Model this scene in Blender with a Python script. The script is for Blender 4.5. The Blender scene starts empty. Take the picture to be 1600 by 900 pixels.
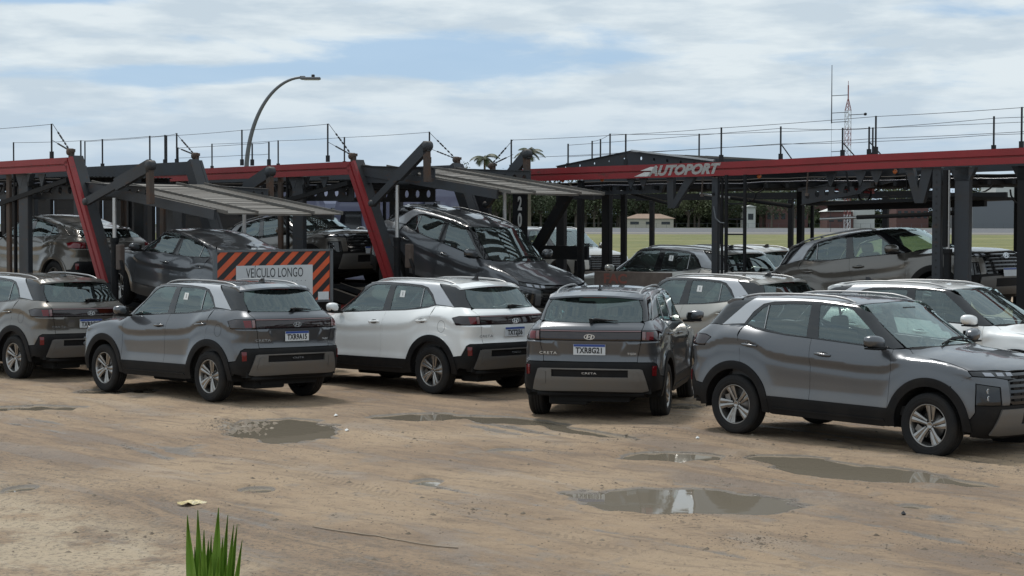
import bpy, bmesh, math, random
import numpy as np
from mathutils import Vector, Matrix, geometry
R = math.radians
random.seed(7); rng = np.random.default_rng(7)
S = bpy.context.scene

# ------------------------------------------------------------------ camera
cam = bpy.data.cameras.new('camera'); camo = bpy.data.objects.new('camera', cam); S.collection.objects.link(camo)
cam.sensor_width = 36; cam.lens = 36 * 2899 / 1600; cam.clip_start = .1; cam.clip_end = 6000
camo.matrix_world = Matrix.Translation((0, 0, 2.45)) @ Matrix.Rotation(R(90 - 1.9946), 4, 'X') @ Matrix.Rotation(R(.11), 4, 'Z')
S.camera = camo

# ------------------------------------------------------------------ sky, sun, exposure
SUN_EL, SUN_AZ = R(60), R(-28)         # azimuth measured from +Y towards +X
W = bpy.data.worlds.new('World'); S.world = W; W.use_nodes = True
nt = W.node_tree; nt.nodes.clear()
def N(tree, typ, **kw):
    n = tree.nodes.new(typ)
    for k, v in kw.items(): setattr(n, k, v)
    return n
def mth(tree, op, a, b=None, c=None, clamp=False):
    n = tree.nodes.new('ShaderNodeMath'); n.operation = op; n.use_clamp = clamp
    for i, v in enumerate((a, b, c)):
        if v is None: continue
        if isinstance(v, (int, float)): n.inputs[i].default_value = v
        else: tree.links.new(v, n.inputs[i])
    return n.outputs[0]
out = N(nt, 'ShaderNodeOutputWorld'); bg = N(nt, 'ShaderNodeBackground'); bg.inputs[1].default_value = .10
sky = N(nt, 'ShaderNodeTexSky', sky_type='NISHITA', sun_disc=False, sun_elevation=SUN_EL, sun_rotation=SUN_AZ)
sky.air_density = 1.0; sky.dust_density = .6; sky.ozone_density = 1.5
tc = N(nt, 'ShaderNodeTexCoord'); sep = N(nt, 'ShaderNodeSeparateXYZ'); nt.links.new(tc.outputs['Generated'], sep.inputs[0])
az = mth(nt, 'ARCTAN2', sep.outputs[0], sep.outputs[1]); el = mth(nt, 'ARCSINE', sep.outputs[2])
elc = mth(nt, 'POWER', mth(nt, 'MAXIMUM', el, 0.0), .8)
cmb = N(nt, 'ShaderNodeCombineXYZ'); nt.links.new(mth(nt, 'MULTIPLY', az, 15.0), cmb.inputs[0])
nt.links.new(mth(nt, 'MULTIPLY', elc, 55.0), cmb.inputs[1])
nt.links.new(mth(nt, 'MULTIPLY', sep.outputs[1], 3.5), cmb.inputs[2])
n1 = N(nt, 'ShaderNodeTexNoise'); nt.links.new(cmb.outputs[0], n1.inputs['Vector'])
n1.inputs['Scale'].default_value = .8; n1.inputs['Detail'].default_value = 9; n1.inputs['Roughness'].default_value = .56; n1.inputs['Distortion'].default_value = .25
n2 = N(nt, 'ShaderNodeTexNoise'); nt.links.new(cmb.outputs[0], n2.inputs['Vector'])
n2.inputs['Scale'].default_value = .9; n2.inputs['Detail'].default_value = 9; n2.inputs['Roughness'].default_value = .55
def bump2(a0, e0, sa, se, amp, tilt=0.0):
    da = mth(nt, 'SUBTRACT', az, a0)
    u = mth(nt, 'DIVIDE', da, sa)
    de = mth(nt, 'SUBTRACT', el, e0)
    v = mth(nt, 'DIVIDE', mth(nt, 'SUBTRACT', de, mth(nt, 'MULTIPLY', da, tilt)), se)
    r2 = mth(nt, 'ADD', mth(nt, 'MULTIPLY', u, u), mth(nt, 'MULTIPLY', v, v))
    return mth(nt, 'MULTIPLY', mth(nt, 'EXPONENT', mth(nt, 'MULTIPLY', r2, -1.0)), amp)
def pxel(x, y): return ((x - 800) / 2899, (349 - y) / 2899)
gap = None
for (x, y, sx, sy, a, tl) in [(760, 85, 190, 30, .62, -.02), (560, 112, 200, 15, .45, 0), (230, 126, 190, 17, .48, 0), (90, 8, 130, 13, .5, 0), (1150, 68, 90, 8, .22, 0), (1190, 40, 60, 6, .18, 0)]:
    a0, e0 = pxel(x, y)
    b = bump2(a0, e0, sx / 2899, sy / 2899, a, tl)
    gap = b if gap is None else mth(nt, 'ADD', gap, b)
cl = mth(nt, 'SUBTRACT', mth(nt, 'MULTIPLY_ADD', mth(nt, 'SUBTRACT', n1.outputs[0], .5), 1.3, .74), gap)
mr = N(nt, 'ShaderNodeMapRange', interpolation_type='SMOOTHSTEP'); nt.links.new(cl, mr.inputs[0])
mr.inputs[1].default_value = .36; mr.inputs[2].default_value = .70; mr.inputs[3].default_value = .08; mr.inputs[4].default_value = .97
# cloud shade: brighter high, blue-grey in the lower bands
cr = N(nt, 'ShaderNodeValToRGB'); nt.links.new(n2.outputs[0], cr.inputs[0])
cr.color_ramp.elements[0].position = .41; cr.color_ramp.elements[0].color = (6.0, 7.0, 7.8, 1)
cr.color_ramp.elements[1].position = .59; cr.color_ramp.elements[1].color = (7.9, 8.7, 9.1, 1)
low = N(nt, 'ShaderNodeMapRange'); nt.links.new(el, low.inputs[0]); low.inputs[1].default_value = .0; low.inputs[2].default_value = .075
lowc = N(nt, 'ShaderNodeMix', data_type='RGBA'); nt.links.new(low.outputs[0], lowc.inputs['Factor'])
lowc.inputs['A'].default_value = (4.7, 6.0, 7.5, 1); nt.links.new(cr.outputs[0], lowc.inputs['B'])
blue = N(nt, 'ShaderNodeMix', data_type='RGBA'); blue.inputs['Factor'].default_value = .75
nt.links.new(sky.outputs[0], blue.inputs['A']); blue.inputs['B'].default_value = (4.0, 5.9, 8.4, 1)
mx = N(nt, 'ShaderNodeMix', data_type='RGBA'); nt.links.new(mr.outputs[0], mx.inputs['Factor'])
nt.links.new(blue.outputs['Result'], mx.inputs['A']); nt.links.new(lowc.outputs['Result'], mx.inputs['B'])
nt.links.new(mx.outputs['Result'], bg.inputs[0]); nt.links.new(bg.outputs[0], out.inputs[0])

sun = bpy.data.lights.new('sun', 'SUN'); sun.energy = 2.4; sun.angle = R(11); sun.color = (1, .96, .90)
suno = bpy.data.objects.new('sun', sun); S.collection.objects.link(suno)
sd = Vector((math.sin(SUN_AZ) * math.cos(SUN_EL), math.cos(SUN_AZ) * math.cos(SUN_EL), math.sin(SUN_EL)))
suno.rotation_euler = sd.to_track_quat('Z', 'Y').to_euler()

S.view_settings.view_transform = 'Standard'; S.view_settings.look = 'None'; S.view_settings.gamma = 1
S.view_settings.exposure = -.06
S.render.engine = 'CYCLES'
try: S.cycles.max_bounces = 8; S.cycles.transparent_max_bounces = 16
except Exception: pass

# ------------------------------------------------------------------ materials
MATS = {}
def srgb(r, g, b):
    f = lambda c: ((c / 255 + .055) / 1.055) ** 2.4 if c > 10 else c / 255 / 12.92
    return (f(r), f(g), f(b), 1)
def mat(name, col=(.5, .5, .5), rough=.5, metal=0., coat=0., spec=.5, noise=None, bump=None, emit=None, croughness=.03, ior=1.5):
    m = bpy.data.materials.new(name); m.use_nodes = True; t = m.node_tree; b = t.nodes['Principled BSDF']
    c = tuple(col)[:3] + (1,)
    b.inputs['Base Color'].default_value = c; b.inputs['Roughness'].default_value = rough; b.inputs['Metallic'].default_value = metal
    b.inputs['Coat Weight'].default_value = coat; b.inputs['Coat Roughness'].default_value = croughness; b.inputs['IOR'].default_value = ior
    b.inputs['Specular IOR Level'].default_value = spec
    co = N(t, 'ShaderNodeTexCoord')
    if noise:   # (scale, amount, second colour)
        sc, amt, c2 = noise
        n = N(t, 'ShaderNodeTexNoise'); n.inputs['Scale'].default_value = sc; n.inputs['Detail'].default_value = 6; n.inputs['Roughness'].default_value = .65
        t.links.new(co.outputs['Object'], n.inputs['Vector'])
        mr = N(t, 'ShaderNodeMapRange'); t.links.new(n.outputs[0], mr.inputs[0]); mr.inputs[1].default_value = .42; mr.inputs[2].default_value = .68
        mr.inputs[4].default_value = amt
        mi = N(t, 'ShaderNodeMix', data_type='RGBA'); t.links.new(mr.outputs[0], mi.inputs['Factor']); mi.inputs['A'].default_value = c; mi.inputs['B'].default_value = tuple(c2)[:3] + (1,)
        t.links.new(mi.outputs['Result'], b.inputs['Base Color'])
        r2 = N(t, 'ShaderNodeMapRange'); t.links.new(n.outputs[0], r2.inputs[0]); r2.inputs[3].default_value = max(0, rough - .08); r2.inputs[4].default_value = min(1, rough + .12)
        t.links.new(r2.outputs[0], b.inputs['Roughness'])
    if bump:    # (scale, strength, distance)
        n = N(t, 'ShaderNodeTexNoise'); n.inputs['Scale'].default_value = bump[0]; n.inputs['Detail'].default_value = 4
        t.links.new(co.outputs['Object'], n.inputs['Vector'])
        bp = N(t, 'ShaderNodeBump'); bp.inputs['Strength'].default_value = bump[1]; bp.inputs['Distance'].default_value = bump[2]
        t.links.new(n.outputs[0], bp.inputs['Height']); t.links.new(bp.outputs[0], b.inputs['Normal'])
    if emit: b.inputs['Emission Color'].default_value = tuple(emit[0])[:3] + (1,); b.inputs['Emission Strength'].default_value = emit[1]
    MATS[name] = m; return m
def paint(name, col, metal=.6):
    """car paint: metallic base under clear coat, a film of road dust low down and in patches"""
    m = mat(name, col, .30, metal, 1.0, .5)
    t = m.node_tree; b = t.nodes['Principled BSDF']; co = [n for n in t.nodes if n.type == 'TEX_COORD'][0]
    n = N(t, 'ShaderNodeTexNoise'); n.inputs['Scale'].default_value = 2.2; n.inputs['Detail'].default_value = 8; t.links.new(co.outputs['Object'], n.inputs['Vector'])
    sp = N(t, 'ShaderNodeSeparateXYZ'); t.links.new(co.outputs['Object'], sp.inputs[0])
    h = N(t, 'ShaderNodeMapRange'); t.links.new(sp.outputs[2], h.inputs[0]); h.inputs[1].default_value = .3; h.inputs[2].default_value = .8; h.inputs[3].default_value = .42; h.inputs[4].default_value = .05
    f = mth(t, 'MULTIPLY', h.outputs[0], mth(t, 'MULTIPLY', n.outputs[0], 1.6))
    mi = N(t, 'ShaderNodeMix', data_type='RGBA'); t.links.new(f, mi.inputs['Factor']); mi.inputs['A'].default_value = tuple(col)[:3] + (1,); mi.inputs['B'].default_value = (.24, .19, .14, 1)
    t.links.new(mi.outputs['Result'], b.inputs['Base Color'])
    t.links.new(mth(t, 'MULTIPLY_ADD', f, .5, .04), b.inputs['Coat Roughness'])
    b.inputs['Coat Roughness'].default_value = .05
    t.links.new(mth(t, 'SUBTRACT', metal, mth(t, 'MULTIPLY', f, .6), clamp=True), b.inputs['Metallic'])
    return m
paint('paint_graphite', (.088, .095, .107), .6)
paint('paint_bronze', (.135, .124, .110), .55)
paint('paint_sand', (.40, .385, .35), .40)
paint('paint_white', (.88, .89, .88), .0)
paint('paint_silver_trim', (.50, .51, .53), .5)
mat('black_plastic', (.008, .008, .009), .6, spec=.22, noise=(3, .3, (.04, .034, .028)), bump=(180, .15, .001))
mat('gloss_black', (.010, .010, .011), .12, coat=.6)
mat('satin_metal', (.36, .36, .36), .38, .7)
mat('skid_grey', (.165, .158, .150), .48, .45, noise=(4, .4, (.20, .165, .13)))
mat('chrome', (.70, .72, .74), .18, .75)
mat('alloy', (.36, .35, .34), .28, .85, noise=(9, .4, (.30, .26, .21)))
mat('rubber', (.014, .014, .015), .8, spec=.3, noise=(5, .4, (.045, .037, .029)), bump=(60, .3, .002))
mat('brake_steel', (.25, .24, .23), .4, .9)
mat('under', (.010, .010, .010), .9)
mat('seat_cloth', (.045, .045, .048), .85)
mat('cabin_plastic', (.05, .05, .052), .6)
mat('red_lens', (.13, .003, .006), .12, coat=.6, spec=.4)
mat('dark_lens', (.014, .005, .005), .08, coat=.7)
mat('clear_lens', (.22, .13, .13), .15, coat=.6)
mat('lamp_glass', (.30, .31, .34), .08, .35, coat=1.)
mat('plate_white', (.62, .64, .66), .35, noise=(20, .2, (.4, .38, .35)))
mat('plate_blue', (.03, .07, .28), .35)
mat('ink', (.012, .012, .014), .5)
mat('sticker', (.78, .78, .76), .6)
mat('grey_print', (.35, .35, .34), .6)
def glass(name, tint, base=.16, haze=.04):
    """tinted pane: see-through plus mirror reflection that grows at grazing angles, a trace of dust"""
    m = bpy.data.materials.new(name); m.use_nodes = True; t = m.node_tree; t.nodes.clear()
    o = N(t, 'ShaderNodeOutputMaterial'); tr = N(t, 'ShaderNodeBsdfTransparent'); tr.inputs[0].default_value = tuple(tint) + (1,)
    gl = N(t, 'ShaderNodeBsdfGlossy'); gl.inputs['Roughness'].default_value = .015; gl.inputs[0].default_value = (.80, .92, .92, 1)
    df = N(t, 'ShaderNodeBsdfDiffuse'); df.inputs[0].default_value = (.40, .44, .42, 1)
    fr = N(t, 'ShaderNodeFresnel'); fr.inputs[0].default_value = 1.55
    co = N(t, 'ShaderNodeTexCoord'); n = N(t, 'ShaderNodeTexNoise'); n.inputs['Scale'].default_value = 2.5; n.inputs['Detail'].default_value = 6; t.links.new(co.outputs['Object'], n.inputs['Vector'])
    f = mth(t, 'MULTIPLY_ADD', fr.outputs[0], 1.0 - base, base)
    m0 = N(t, 'ShaderNodeMixShader'); t.links.new(mth(t, 'MULTIPLY', n.outputs[0], haze * 2), m0.inputs[0])
    t.links.new(tr.outputs[0], m0.inputs[1]); t.links.new(df.outputs[0], m0.inputs[2])
    mi = N(t, 'ShaderNodeMixShader'); t.links.new(f, mi.inputs[0])
    t.links.new(m0.outputs[0], mi.inputs[1]); t.links.new(gl.outputs[0], mi.inputs[2]); t.links.new(mi.outputs[0], o.inputs[0])
    MATS[name] = m; return m
glass('side_glass', (.66, .78, .74), .10); glass('wind_glass', (.74, .90, .84), .15, .07); glass('rear_glass', (.40, .50, .47), .10, .02)
mat('trailer_steel', (.040, .045, .053), .55, .25, noise=(2.5, .55, (.045, .040, .036)), bump=(30, .2, .003))
mat('trailer_black', (.009, .010, .012), .65, spec=.25, noise=(3, .4, (.024, .019, .016)))
mat('trailer_red', (.27, .016, .020), .45, noise=(1.6, .5, (.16, .018, .018)))
mat('trailer_red_fresh', (.30, .022, .020), .4)
mat('rusty_steel', (.075, .058, .048), .75, .2, noise=(6, .7, (.12, .06, .035)))
mat('ramp_plate', (.14, .133, .122), .6, .3, noise=(4, .6, (.11, .09, .075)))
mat('bright_steel', (.50, .50, .50), .3, .8)
mat('wire', (.012, .013, .016), .7)
mat('perforated', (.05, .05, .05), .7)
mat('galvanised', (.13, .14, .15), .5, .4)
mat('white_paint', (.66, .66, .64), .5)
mat('board_orange', (.60, .095, .028), .5, noise=(5, .4, (.38, .07, .035)))
mat('board_grey', (.52, .53, .54), .5, noise=(3, .35, (.42, .42, .42)))
mat('board_rust', (.085, .062, .052), .75, noise=(6, .5, (.15, .12, .10)))
mat('faded_red', (.19, .062, .045), .7)
mat('cab_lavender', (.13, .14, .22), .35, .1, coat=.6)
mat('cab_dark', (.05, .055, .085), .35, coat=.5)
mat('amber_lamp', (.45, .12, .03), .3)
mat('concrete', (.40, .39, .37), .8)
mat('mast_red', (.28, .08, .07), .6); mat('mast_white', (.6, .6, .6), .5)
mat('roof_tile', (.27, .19, .14), .8, noise=(.8, .5, (.22, .15, .11)))
mat('wall_cream', (.50, .46, .38), .8); mat('wall_white', (.62, .62, .60), .8, noise=(.15, .3, (.48, .48, .46)))
mat('wall_grey', (.17, .18, .20), .7); mat('wall_maroon', (.14, .07, .065), .8); mat('window_dark', (.03, .035, .04), .2)
mat('bark', (.12, .10, .08), .9, noise=(3, .5, (.20, .17, .14)))
mat('leaf_dark', (.045, .062, .032), .8, noise=(.10, .9, (.095, .112, .048)))
mat('leaf_olive', (.100, .112, .048), .75, noise=(.12, .8, (.040, .058, .026)))
mat('palm_leaf', (.05, .065, .03), .55, noise=(.6, .5, (.085, .085, .035)))
mat('blade_green', (.15, .28, .035), .42, coat=.1, noise=(9, .6, (.24, .36, .07)))
mat('wrapper', (.62, .50, .24), .5, noise=(14, .7, (.66, .60, .45)))
mat('twig', (.30, .24, .18), .8)

# ------------------------------------------------------------------ object helpers
COL = S.collection
def link(o, parent=None):
    COL.objects.link(o)
    if parent is not None: o.parent = parent
    return o
def tag(o, label=None, cat=None, group=None, kind=None):
    for k, v in (('label', label), ('category', cat), ('group', group), ('kind', kind)):
        if v: o[k] = v
    return o
def empty(name, loc=(0, 0, 0), rz=0.):
    o = bpy.data.objects.new(name, None); o.location = loc; o.rotation_euler = (0, 0, rz); o.empty_display_size = .2
    COL.objects.link(o); return o
class MB:
    """mesh builder: vertices, faces, optional given normals, material indices"""
    def __init__(s): s.v = []; s.f = []; s.m = []; s.n = {}; s.sm = []
    def add(s, vs, fs, mi=0, smooth=False, nrm=None):
        b = len(s.v); s.v += [tuple(float(c) for c in p) for p in vs]
        s.f += [tuple(b + i for i in f) for f in fs]; s.m += [mi] * len(fs); s.sm += [smooth] * len(fs)
        if nrm is not None:
            for i, q in enumerate(nrm): s.n[b + i] = tuple(q)
        return s
    def box(s, c, d, rot=None, mi=0, ch=0.):
        x, y, z = (k / 2 for k in d)
        if ch <= 0:
            P = [(i * x, j * y, k * z) for i in (-1, 1) for j in (-1, 1) for k in (-1, 1)]
            Fc = [(0, 1, 3, 2), (4, 6, 7, 5), (0, 4, 5, 1), (2, 3, 7, 6), (0, 2, 6, 4), (1, 5, 7, 3)]
        else:
            bm = bmesh.new(); bmesh.ops.create_cube(bm, size=1)
            for v in bm.verts: v.co = Vector((v.co.x * 2 * x, v.co.y * 2 * y, v.co.z * 2 * z))
            bmesh.ops.bevel(bm, geom=bm.edges[:], offset=ch, segments=2, affect='EDGES', profile=.5)
            P = [v.co[:] for v in bm.verts]; Fc = [[v.index for v in f.verts] for f in bm.faces]; bm.free()
        M = rot if rot is not None else Matrix.Identity(3)
        return s.add([tuple(M @ Vector(p) + Vector(c)) for p in P], Fc, mi)
    def bar(s, a, b, w, h, up=(0, 0, 1), mi=0):
        """rectangular bar from a to b: w across, h along 'up'"""
        a = Vector(a); b = Vector(b); d = (b - a).normalized(); up = Vector(up)
        if abs(d.dot(up)) > .98: up = Vector((1, 0, 0)) if abs(d.x) < .9 else Vector((0, 1, 0))
        sd_ = d.cross(up).normalized(); u2 = sd_.cross(d)
        P = [p + sd_ * (i * w / 2) + u2 * (j * h / 2) for p in (a, b) for i in (-1, 1) for j in (-1, 1)]
        return s.add(P, [(0, 1, 3, 2), (4, 6, 7, 5), (0, 4, 5, 1), (2, 3, 7, 6), (0, 2, 6, 4), (1, 5, 7, 3)], mi)
    def tube(s, pts, r, n=8, mi=0, cap=True):
        pts = [Vector(p) for p in pts]; rs = r if isinstance(r, (list, tuple)) else [r] * len(pts)
        V = []; Fc = []
        ref = Vector((0, 0, 1))
        d0 = (pts[1] - pts[0]).normalized()
        if abs(d0.z) > .9: ref = Vector((1, 0, 0))
        for i, p in enumerate(pts):
            d = (pts[min(i + 1, len(pts) - 1)] - pts[max(i - 1, 0)]).normalized()
            a = d.cross(ref).normalized(); b = a.cross(d)
            for k in range(n):
                t = 2 * math.pi * k / n; V.append(p + (a * math.cos(t) + b * math.sin(t)) * rs[i])
        for i in range(len(pts) - 1):
            for k in range(n): Fc.append((i * n + k, i * n + (k + 1) % n, (i + 1) * n + (k + 1) % n, (i + 1) * n + k))
        s.add(V, Fc, mi, True)
        if cap: s.add(V[:n], [tuple(range(n))[::-1]], mi); s.add(V[-n:], [tuple(range(n))], mi)
        return s
    def lathe(s, prof, n=40, axis='y', mi=0, c=(0, 0, 0), smooth=True):
        """profile [(r, h)] revolved"""
        V = []; Fc = []
        for r, h in prof:
            for k in range(n):
                t = 2 * math.pi * k / n; a, b = r * math.cos(t), r * math.sin(t)
                V.append({'y': (a + c[0], h + c[1], b + c[2]), 'z': (a + c[0], b + c[1], h + c[2]), 'x': (h + c[0], a + c[1], b + c[2])}[axis])
        for i in range(len(prof) - 1):
            for k in range(n): Fc.append((i * n + k, i * n + (k + 1) % n, (i + 1) * n + (k + 1) % n, (i + 1) * n + k))
        return s.add(V, Fc, mi, smooth)
    def prism(s, poly, a, b, mi=0):
        """polygon as list of 3D points, extruded by vector from a-offset to b-offset"""
        a = Vector(a); b = Vector(b); n = len(poly)
        V = [Vector(p) + a for p in poly] + [Vector(p) + b for p in poly]
        return s.add(V, [tuple(range(n)), tuple(range(n, 2 * n))[::-1]] + [(i, i + n, (i + 1) % n + n, (i + 1) % n) for i in range(n)], mi)
    def build(s, name, mats, parent=None, recalc=None):
        me = bpy.data.meshes.new(name); me.from_pydata(s.v, [], s.f)
        for m in (mats if isinstance(mats, (list, tuple)) else [mats]): me.materials.append(MATS[m] if isinstance(m, str) else m)
        me.polygons.foreach_set('material_index', s.m); me.polygons.foreach_set('use_smooth', s.sm)
        if recalc is None: recalc = not s.n
        if recalc:
            bm = bmesh.new(); bm.from_mesh(me); bmesh.ops.recalc_face_normals(bm, faces=bm.faces); bm.to_mesh(me); bm.free()
        me.update()
        if s.n:
            nr = [s.n.get(i, (0, 0, 0)) for i in range(len(s.v))]
            me.polygons.foreach_set('use_smooth', [True] * len(s.f))
            me.normals_split_custom_set_from_vertices(nr)
        o = bpy.data.objects.new(name, me); return link(o, parent)
def text_mesh(txt, size, bold=0., shear=0., sx=1., depth=.002, spacing=1.):
    c = bpy.data.curves.new('t', 'FONT'); c.body = txt; c.size = size; c.offset = bold; c.shear = shear; c.align_x = 'CENTER'; c.align_y = 'CENTER'
    c.extrude = depth / 2; c.space_character = spacing; c.resolution_u = 3
    o = bpy.data.objects.new('t', c); COL.objects.link(o); bpy.context.view_layer.update()
    me = o.to_mesh(); V = [(v.co.x * sx, v.co.y, v.co.z) for v in me.vertices]; Fc = [tuple(p.vertices) for p in me.polygons]
    o.to_mesh_clear(); bpy.data.objects.remove(o); bpy.data.curves.remove(c)
    return V, Fc
def add_text(mb, txt, size, origin, ex, ey, mi=0, **kw):
    V, Fc = text_mesh(txt, size, **kw); o = Vector(origin); ex = Vector(ex).normalized(); ey = Vector(ey).normalized(); ez = ex.cross(ey)
    mb.add([o + ex * x + ey * y + ez * z for x, y, z in V], Fc, mi)
def copy_tree(o, parent=None, paint_=None, skip=()):
    c = o.copy(); COL.objects.link(c); c.parent = parent
    if paint_ and c.type == 'MESH': repaint(c, paint_)
    for ch in list(o.children):
        if ch.name.split('.')[0] in skip: continue
        copy_tree(ch, c, paint_, skip)
    return c
def repaint(c, p):
    for sl in c.material_slots:
        if sl.material and sl.material.name in ('paint_graphite', 'paint_bronze', 'paint_sand', 'paint_white'):
            sl.link = 'OBJECT'; sl.material = MATS[p]

def perforate(name, pitch=.085, rad=.30):
    """round punched holes, laid out in the plate's own coordinates"""
    m = MATS[name]; t = m.node_tree; b = t.nodes['Principled BSDF']; co = N(t, 'ShaderNodeTexCoord'); sp = N(t, 'ShaderNodeSeparateXYZ'); t.links.new(co.outputs['Object'], sp.inputs[0])
    u = mth(t, 'SUBTRACT', mth(t, 'FRACT', mth(t, 'DIVIDE', sp.outputs[0], pitch)), .5); v = mth(t, 'SUBTRACT', mth(t, 'FRACT', mth(t, 'DIVIDE', sp.outputs[1], pitch)), .5)
    r = mth(t, 'ADD', mth(t, 'MULTIPLY', u, u), mth(t, 'MULTIPLY', v, v)); t.links.new(mth(t, 'GREATER_THAN', r, rad * rad), b.inputs['Alpha'])
perforate('perforated')
def wear(name, col, sc=9., lo=.60, hi=.66, amt=.85, dust=(.16, .13, .10)):
    """chipped and scuffed steel: sharp-edged rust spots plus a soft film of yard dust on top faces"""
    m = MATS[name]; t = m.node_tree; b = t.nodes['Principled BSDF']; co = N(t, 'ShaderNodeTexCoord'); src = b.inputs['Base Color'].links[0].from_socket
    mp = N(t, 'ShaderNodeMapping'); mp.inputs['Scale'].default_value = (.35, 1, 1); t.links.new(co.outputs['Object'], mp.inputs[0])
    n = N(t, 'ShaderNodeTexNoise'); n.inputs['Scale'].default_value = sc; n.inputs['Detail'].default_value = 8; n.inputs['Roughness'].default_value = .7; t.links.new(mp.outputs[0], n.inputs['Vector'])
    r = N(t, 'ShaderNodeMapRange'); t.links.new(n.outputs[0], r.inputs[0]); r.inputs[1].default_value = lo; r.inputs[2].default_value = hi; r.inputs[4].default_value = amt
    mi = N(t, 'ShaderNodeMix', data_type='RGBA'); t.links.new(r.outputs[0], mi.inputs['Factor']); t.links.new(src, mi.inputs['A']); mi.inputs['B'].default_value = col + (1,)
    g = N(t, 'ShaderNodeNewGeometry'); sp = N(t, 'ShaderNodeSeparateXYZ'); t.links.new(g.outputs['Normal'], sp.inputs[0])
    r2 = N(t, 'ShaderNodeMapRange'); t.links.new(sp.outputs[2], r2.inputs[0]); r2.inputs[1].default_value = .4; r2.inputs[2].default_value = .95; r2.inputs[4].default_value = .55
    m2 = N(t, 'ShaderNodeMix', data_type='RGBA'); t.links.new(r2.outputs[0], m2.inputs['Factor']); t.links.new(mi.outputs['Result'], m2.inputs['A']); m2.inputs['B'].default_value = dust + (1,)
    t.links.new(m2.outputs['Result'], b.inputs['Base Color'])
wear('trailer_red', (.075, .030, .022), 7., .61, .66); wear('trailer_steel', (.085, .045, .026), 8., .60, .68, .7); wear('trailer_black', (.045, .028, .02), 8., .60, .68, .7)
wear('ramp_plate', (.10, .06, .04), 12., .58, .66, .6, (.15, .135, .115)); wear('board_grey', (.25, .22, .19), 14., .66, .72, .6)

# ------------------------------------------------------------------ car body surface
def C1(pts, sm=.06):
    xs, ys = map(np.array, zip(*pts)); t = np.linspace(xs[0] - .3, xs[-1] + .3, 1200); v = np.interp(t, xs, ys)
    k = max(1, int(sm / (t[1] - t[0]))); ker = np.hanning(2 * k + 3); ker /= ker.sum()
    v = np.convolve(np.pad(v, k + 1, mode='edge'), ker, 'valid')
    return lambda x: np.interp(x, t, v)
def smax(a, b, k):
    h = np.clip(.5 + .5 * (a - b) / k, 0, 1); return b + (a - b) * h + k * h * (1 - h)
def sst(a, b, x):
    t = np.clip((x - a) / (b - a), 0, 1); return t * t * (3 - 2 * t)
beltz=C1([(-2.2,1.24),(-1.6,1.25),(-1.28,1.265),(-.95,1.205),(-.28,1.168),(.34,1.135),(.8,1.12),(1.2,1.09),(2.2,1.0)],.12)
creasez=C1([(-2.1,1.0),(-1.72,1.03),(-1.57,1.10),(-1.28,1.12),(-1.03,1.09),(-.85,1.0),(-.6,.969),(-.25,.953),(.4,.92),(.76,.93),(.95,1.03),(1.17,1.045),(1.43,1.007),(1.67,.958),(2,.9)],.10)
wlow=C1([(.1,.80),(.2,.83),(.3,.862),(.40,.878),(.47,.886),(.50,.884),(.585,.862),(.70,.860),(.85,.861),(.94,.866),(1.2,.868)],.05)
wflat=C1([(.1,.80),(.2,.83),(.3,.862),(.40,.875),(.50,.880),(.70,.876),(.85,.872),(1.2,.866)],.05)
ybelt=C1([(-2.2,.66),(-1.9,.70),(-1.6,.725),(-1.28,.735),(-.95,.765),(-.3,.785),(.8,.79),(1.3,.76),(2.2,.70)],.15)
ytop=C1([(-2.2,.53),(-1.9,.56),(-1.6,.60),(-1.2,.64),(-.5,.662),(.3,.655),(.9,.61),(2.2,.5)],.15)
plan=C1([(-2.3,.045),(-2.0,.03),(-1.6,.010),(-1.2,0),(0,0),(1.2,0),(1.6,.012),(2.0,.04),(2.3,.07)],.2)
ztopc=C1([(-2.3,1.20),(-2.15,1.24),(-1.95,1.42),(-1.8,1.545),(-1.6,1.585),(-1.3,1.61),(-.9,1.632),(-.5,1.640),(-.1,1.632),(.2,1.612),(.38,1.585),(1.10,1.165),(1.2,1.135),(1.5,1.105),(1.8,1.055),(2.0,1.0),(2.15,.95),(2.4,.8)],.06)
xrear=C1([(.1,-1.9),(.25,-2.0),(.33,-2.07),(.40,-2.105),(.52,-2.14),(.66,-2.15),(.72,-2.14),(.76,-2.12),(.82,-2.105),(.99,-2.125),(1.06,-2.125),(1.12,-2.115),(1.15,-2.105),(1.22,-2.02),(1.53,-1.74),(1.62,-1.66),(1.8,-1.5)],.03)
xfront=C1([(.1,1.85),(.22,1.98),(.30,2.07),(.38,2.12),(.5,2.15),(.62,2.155),(.8,2.14),(.9,2.115),(.96,2.08),(1.0,2.03),(1.05,1.9),(1.1,1.75),(1.3,1.2)],.04)
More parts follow.
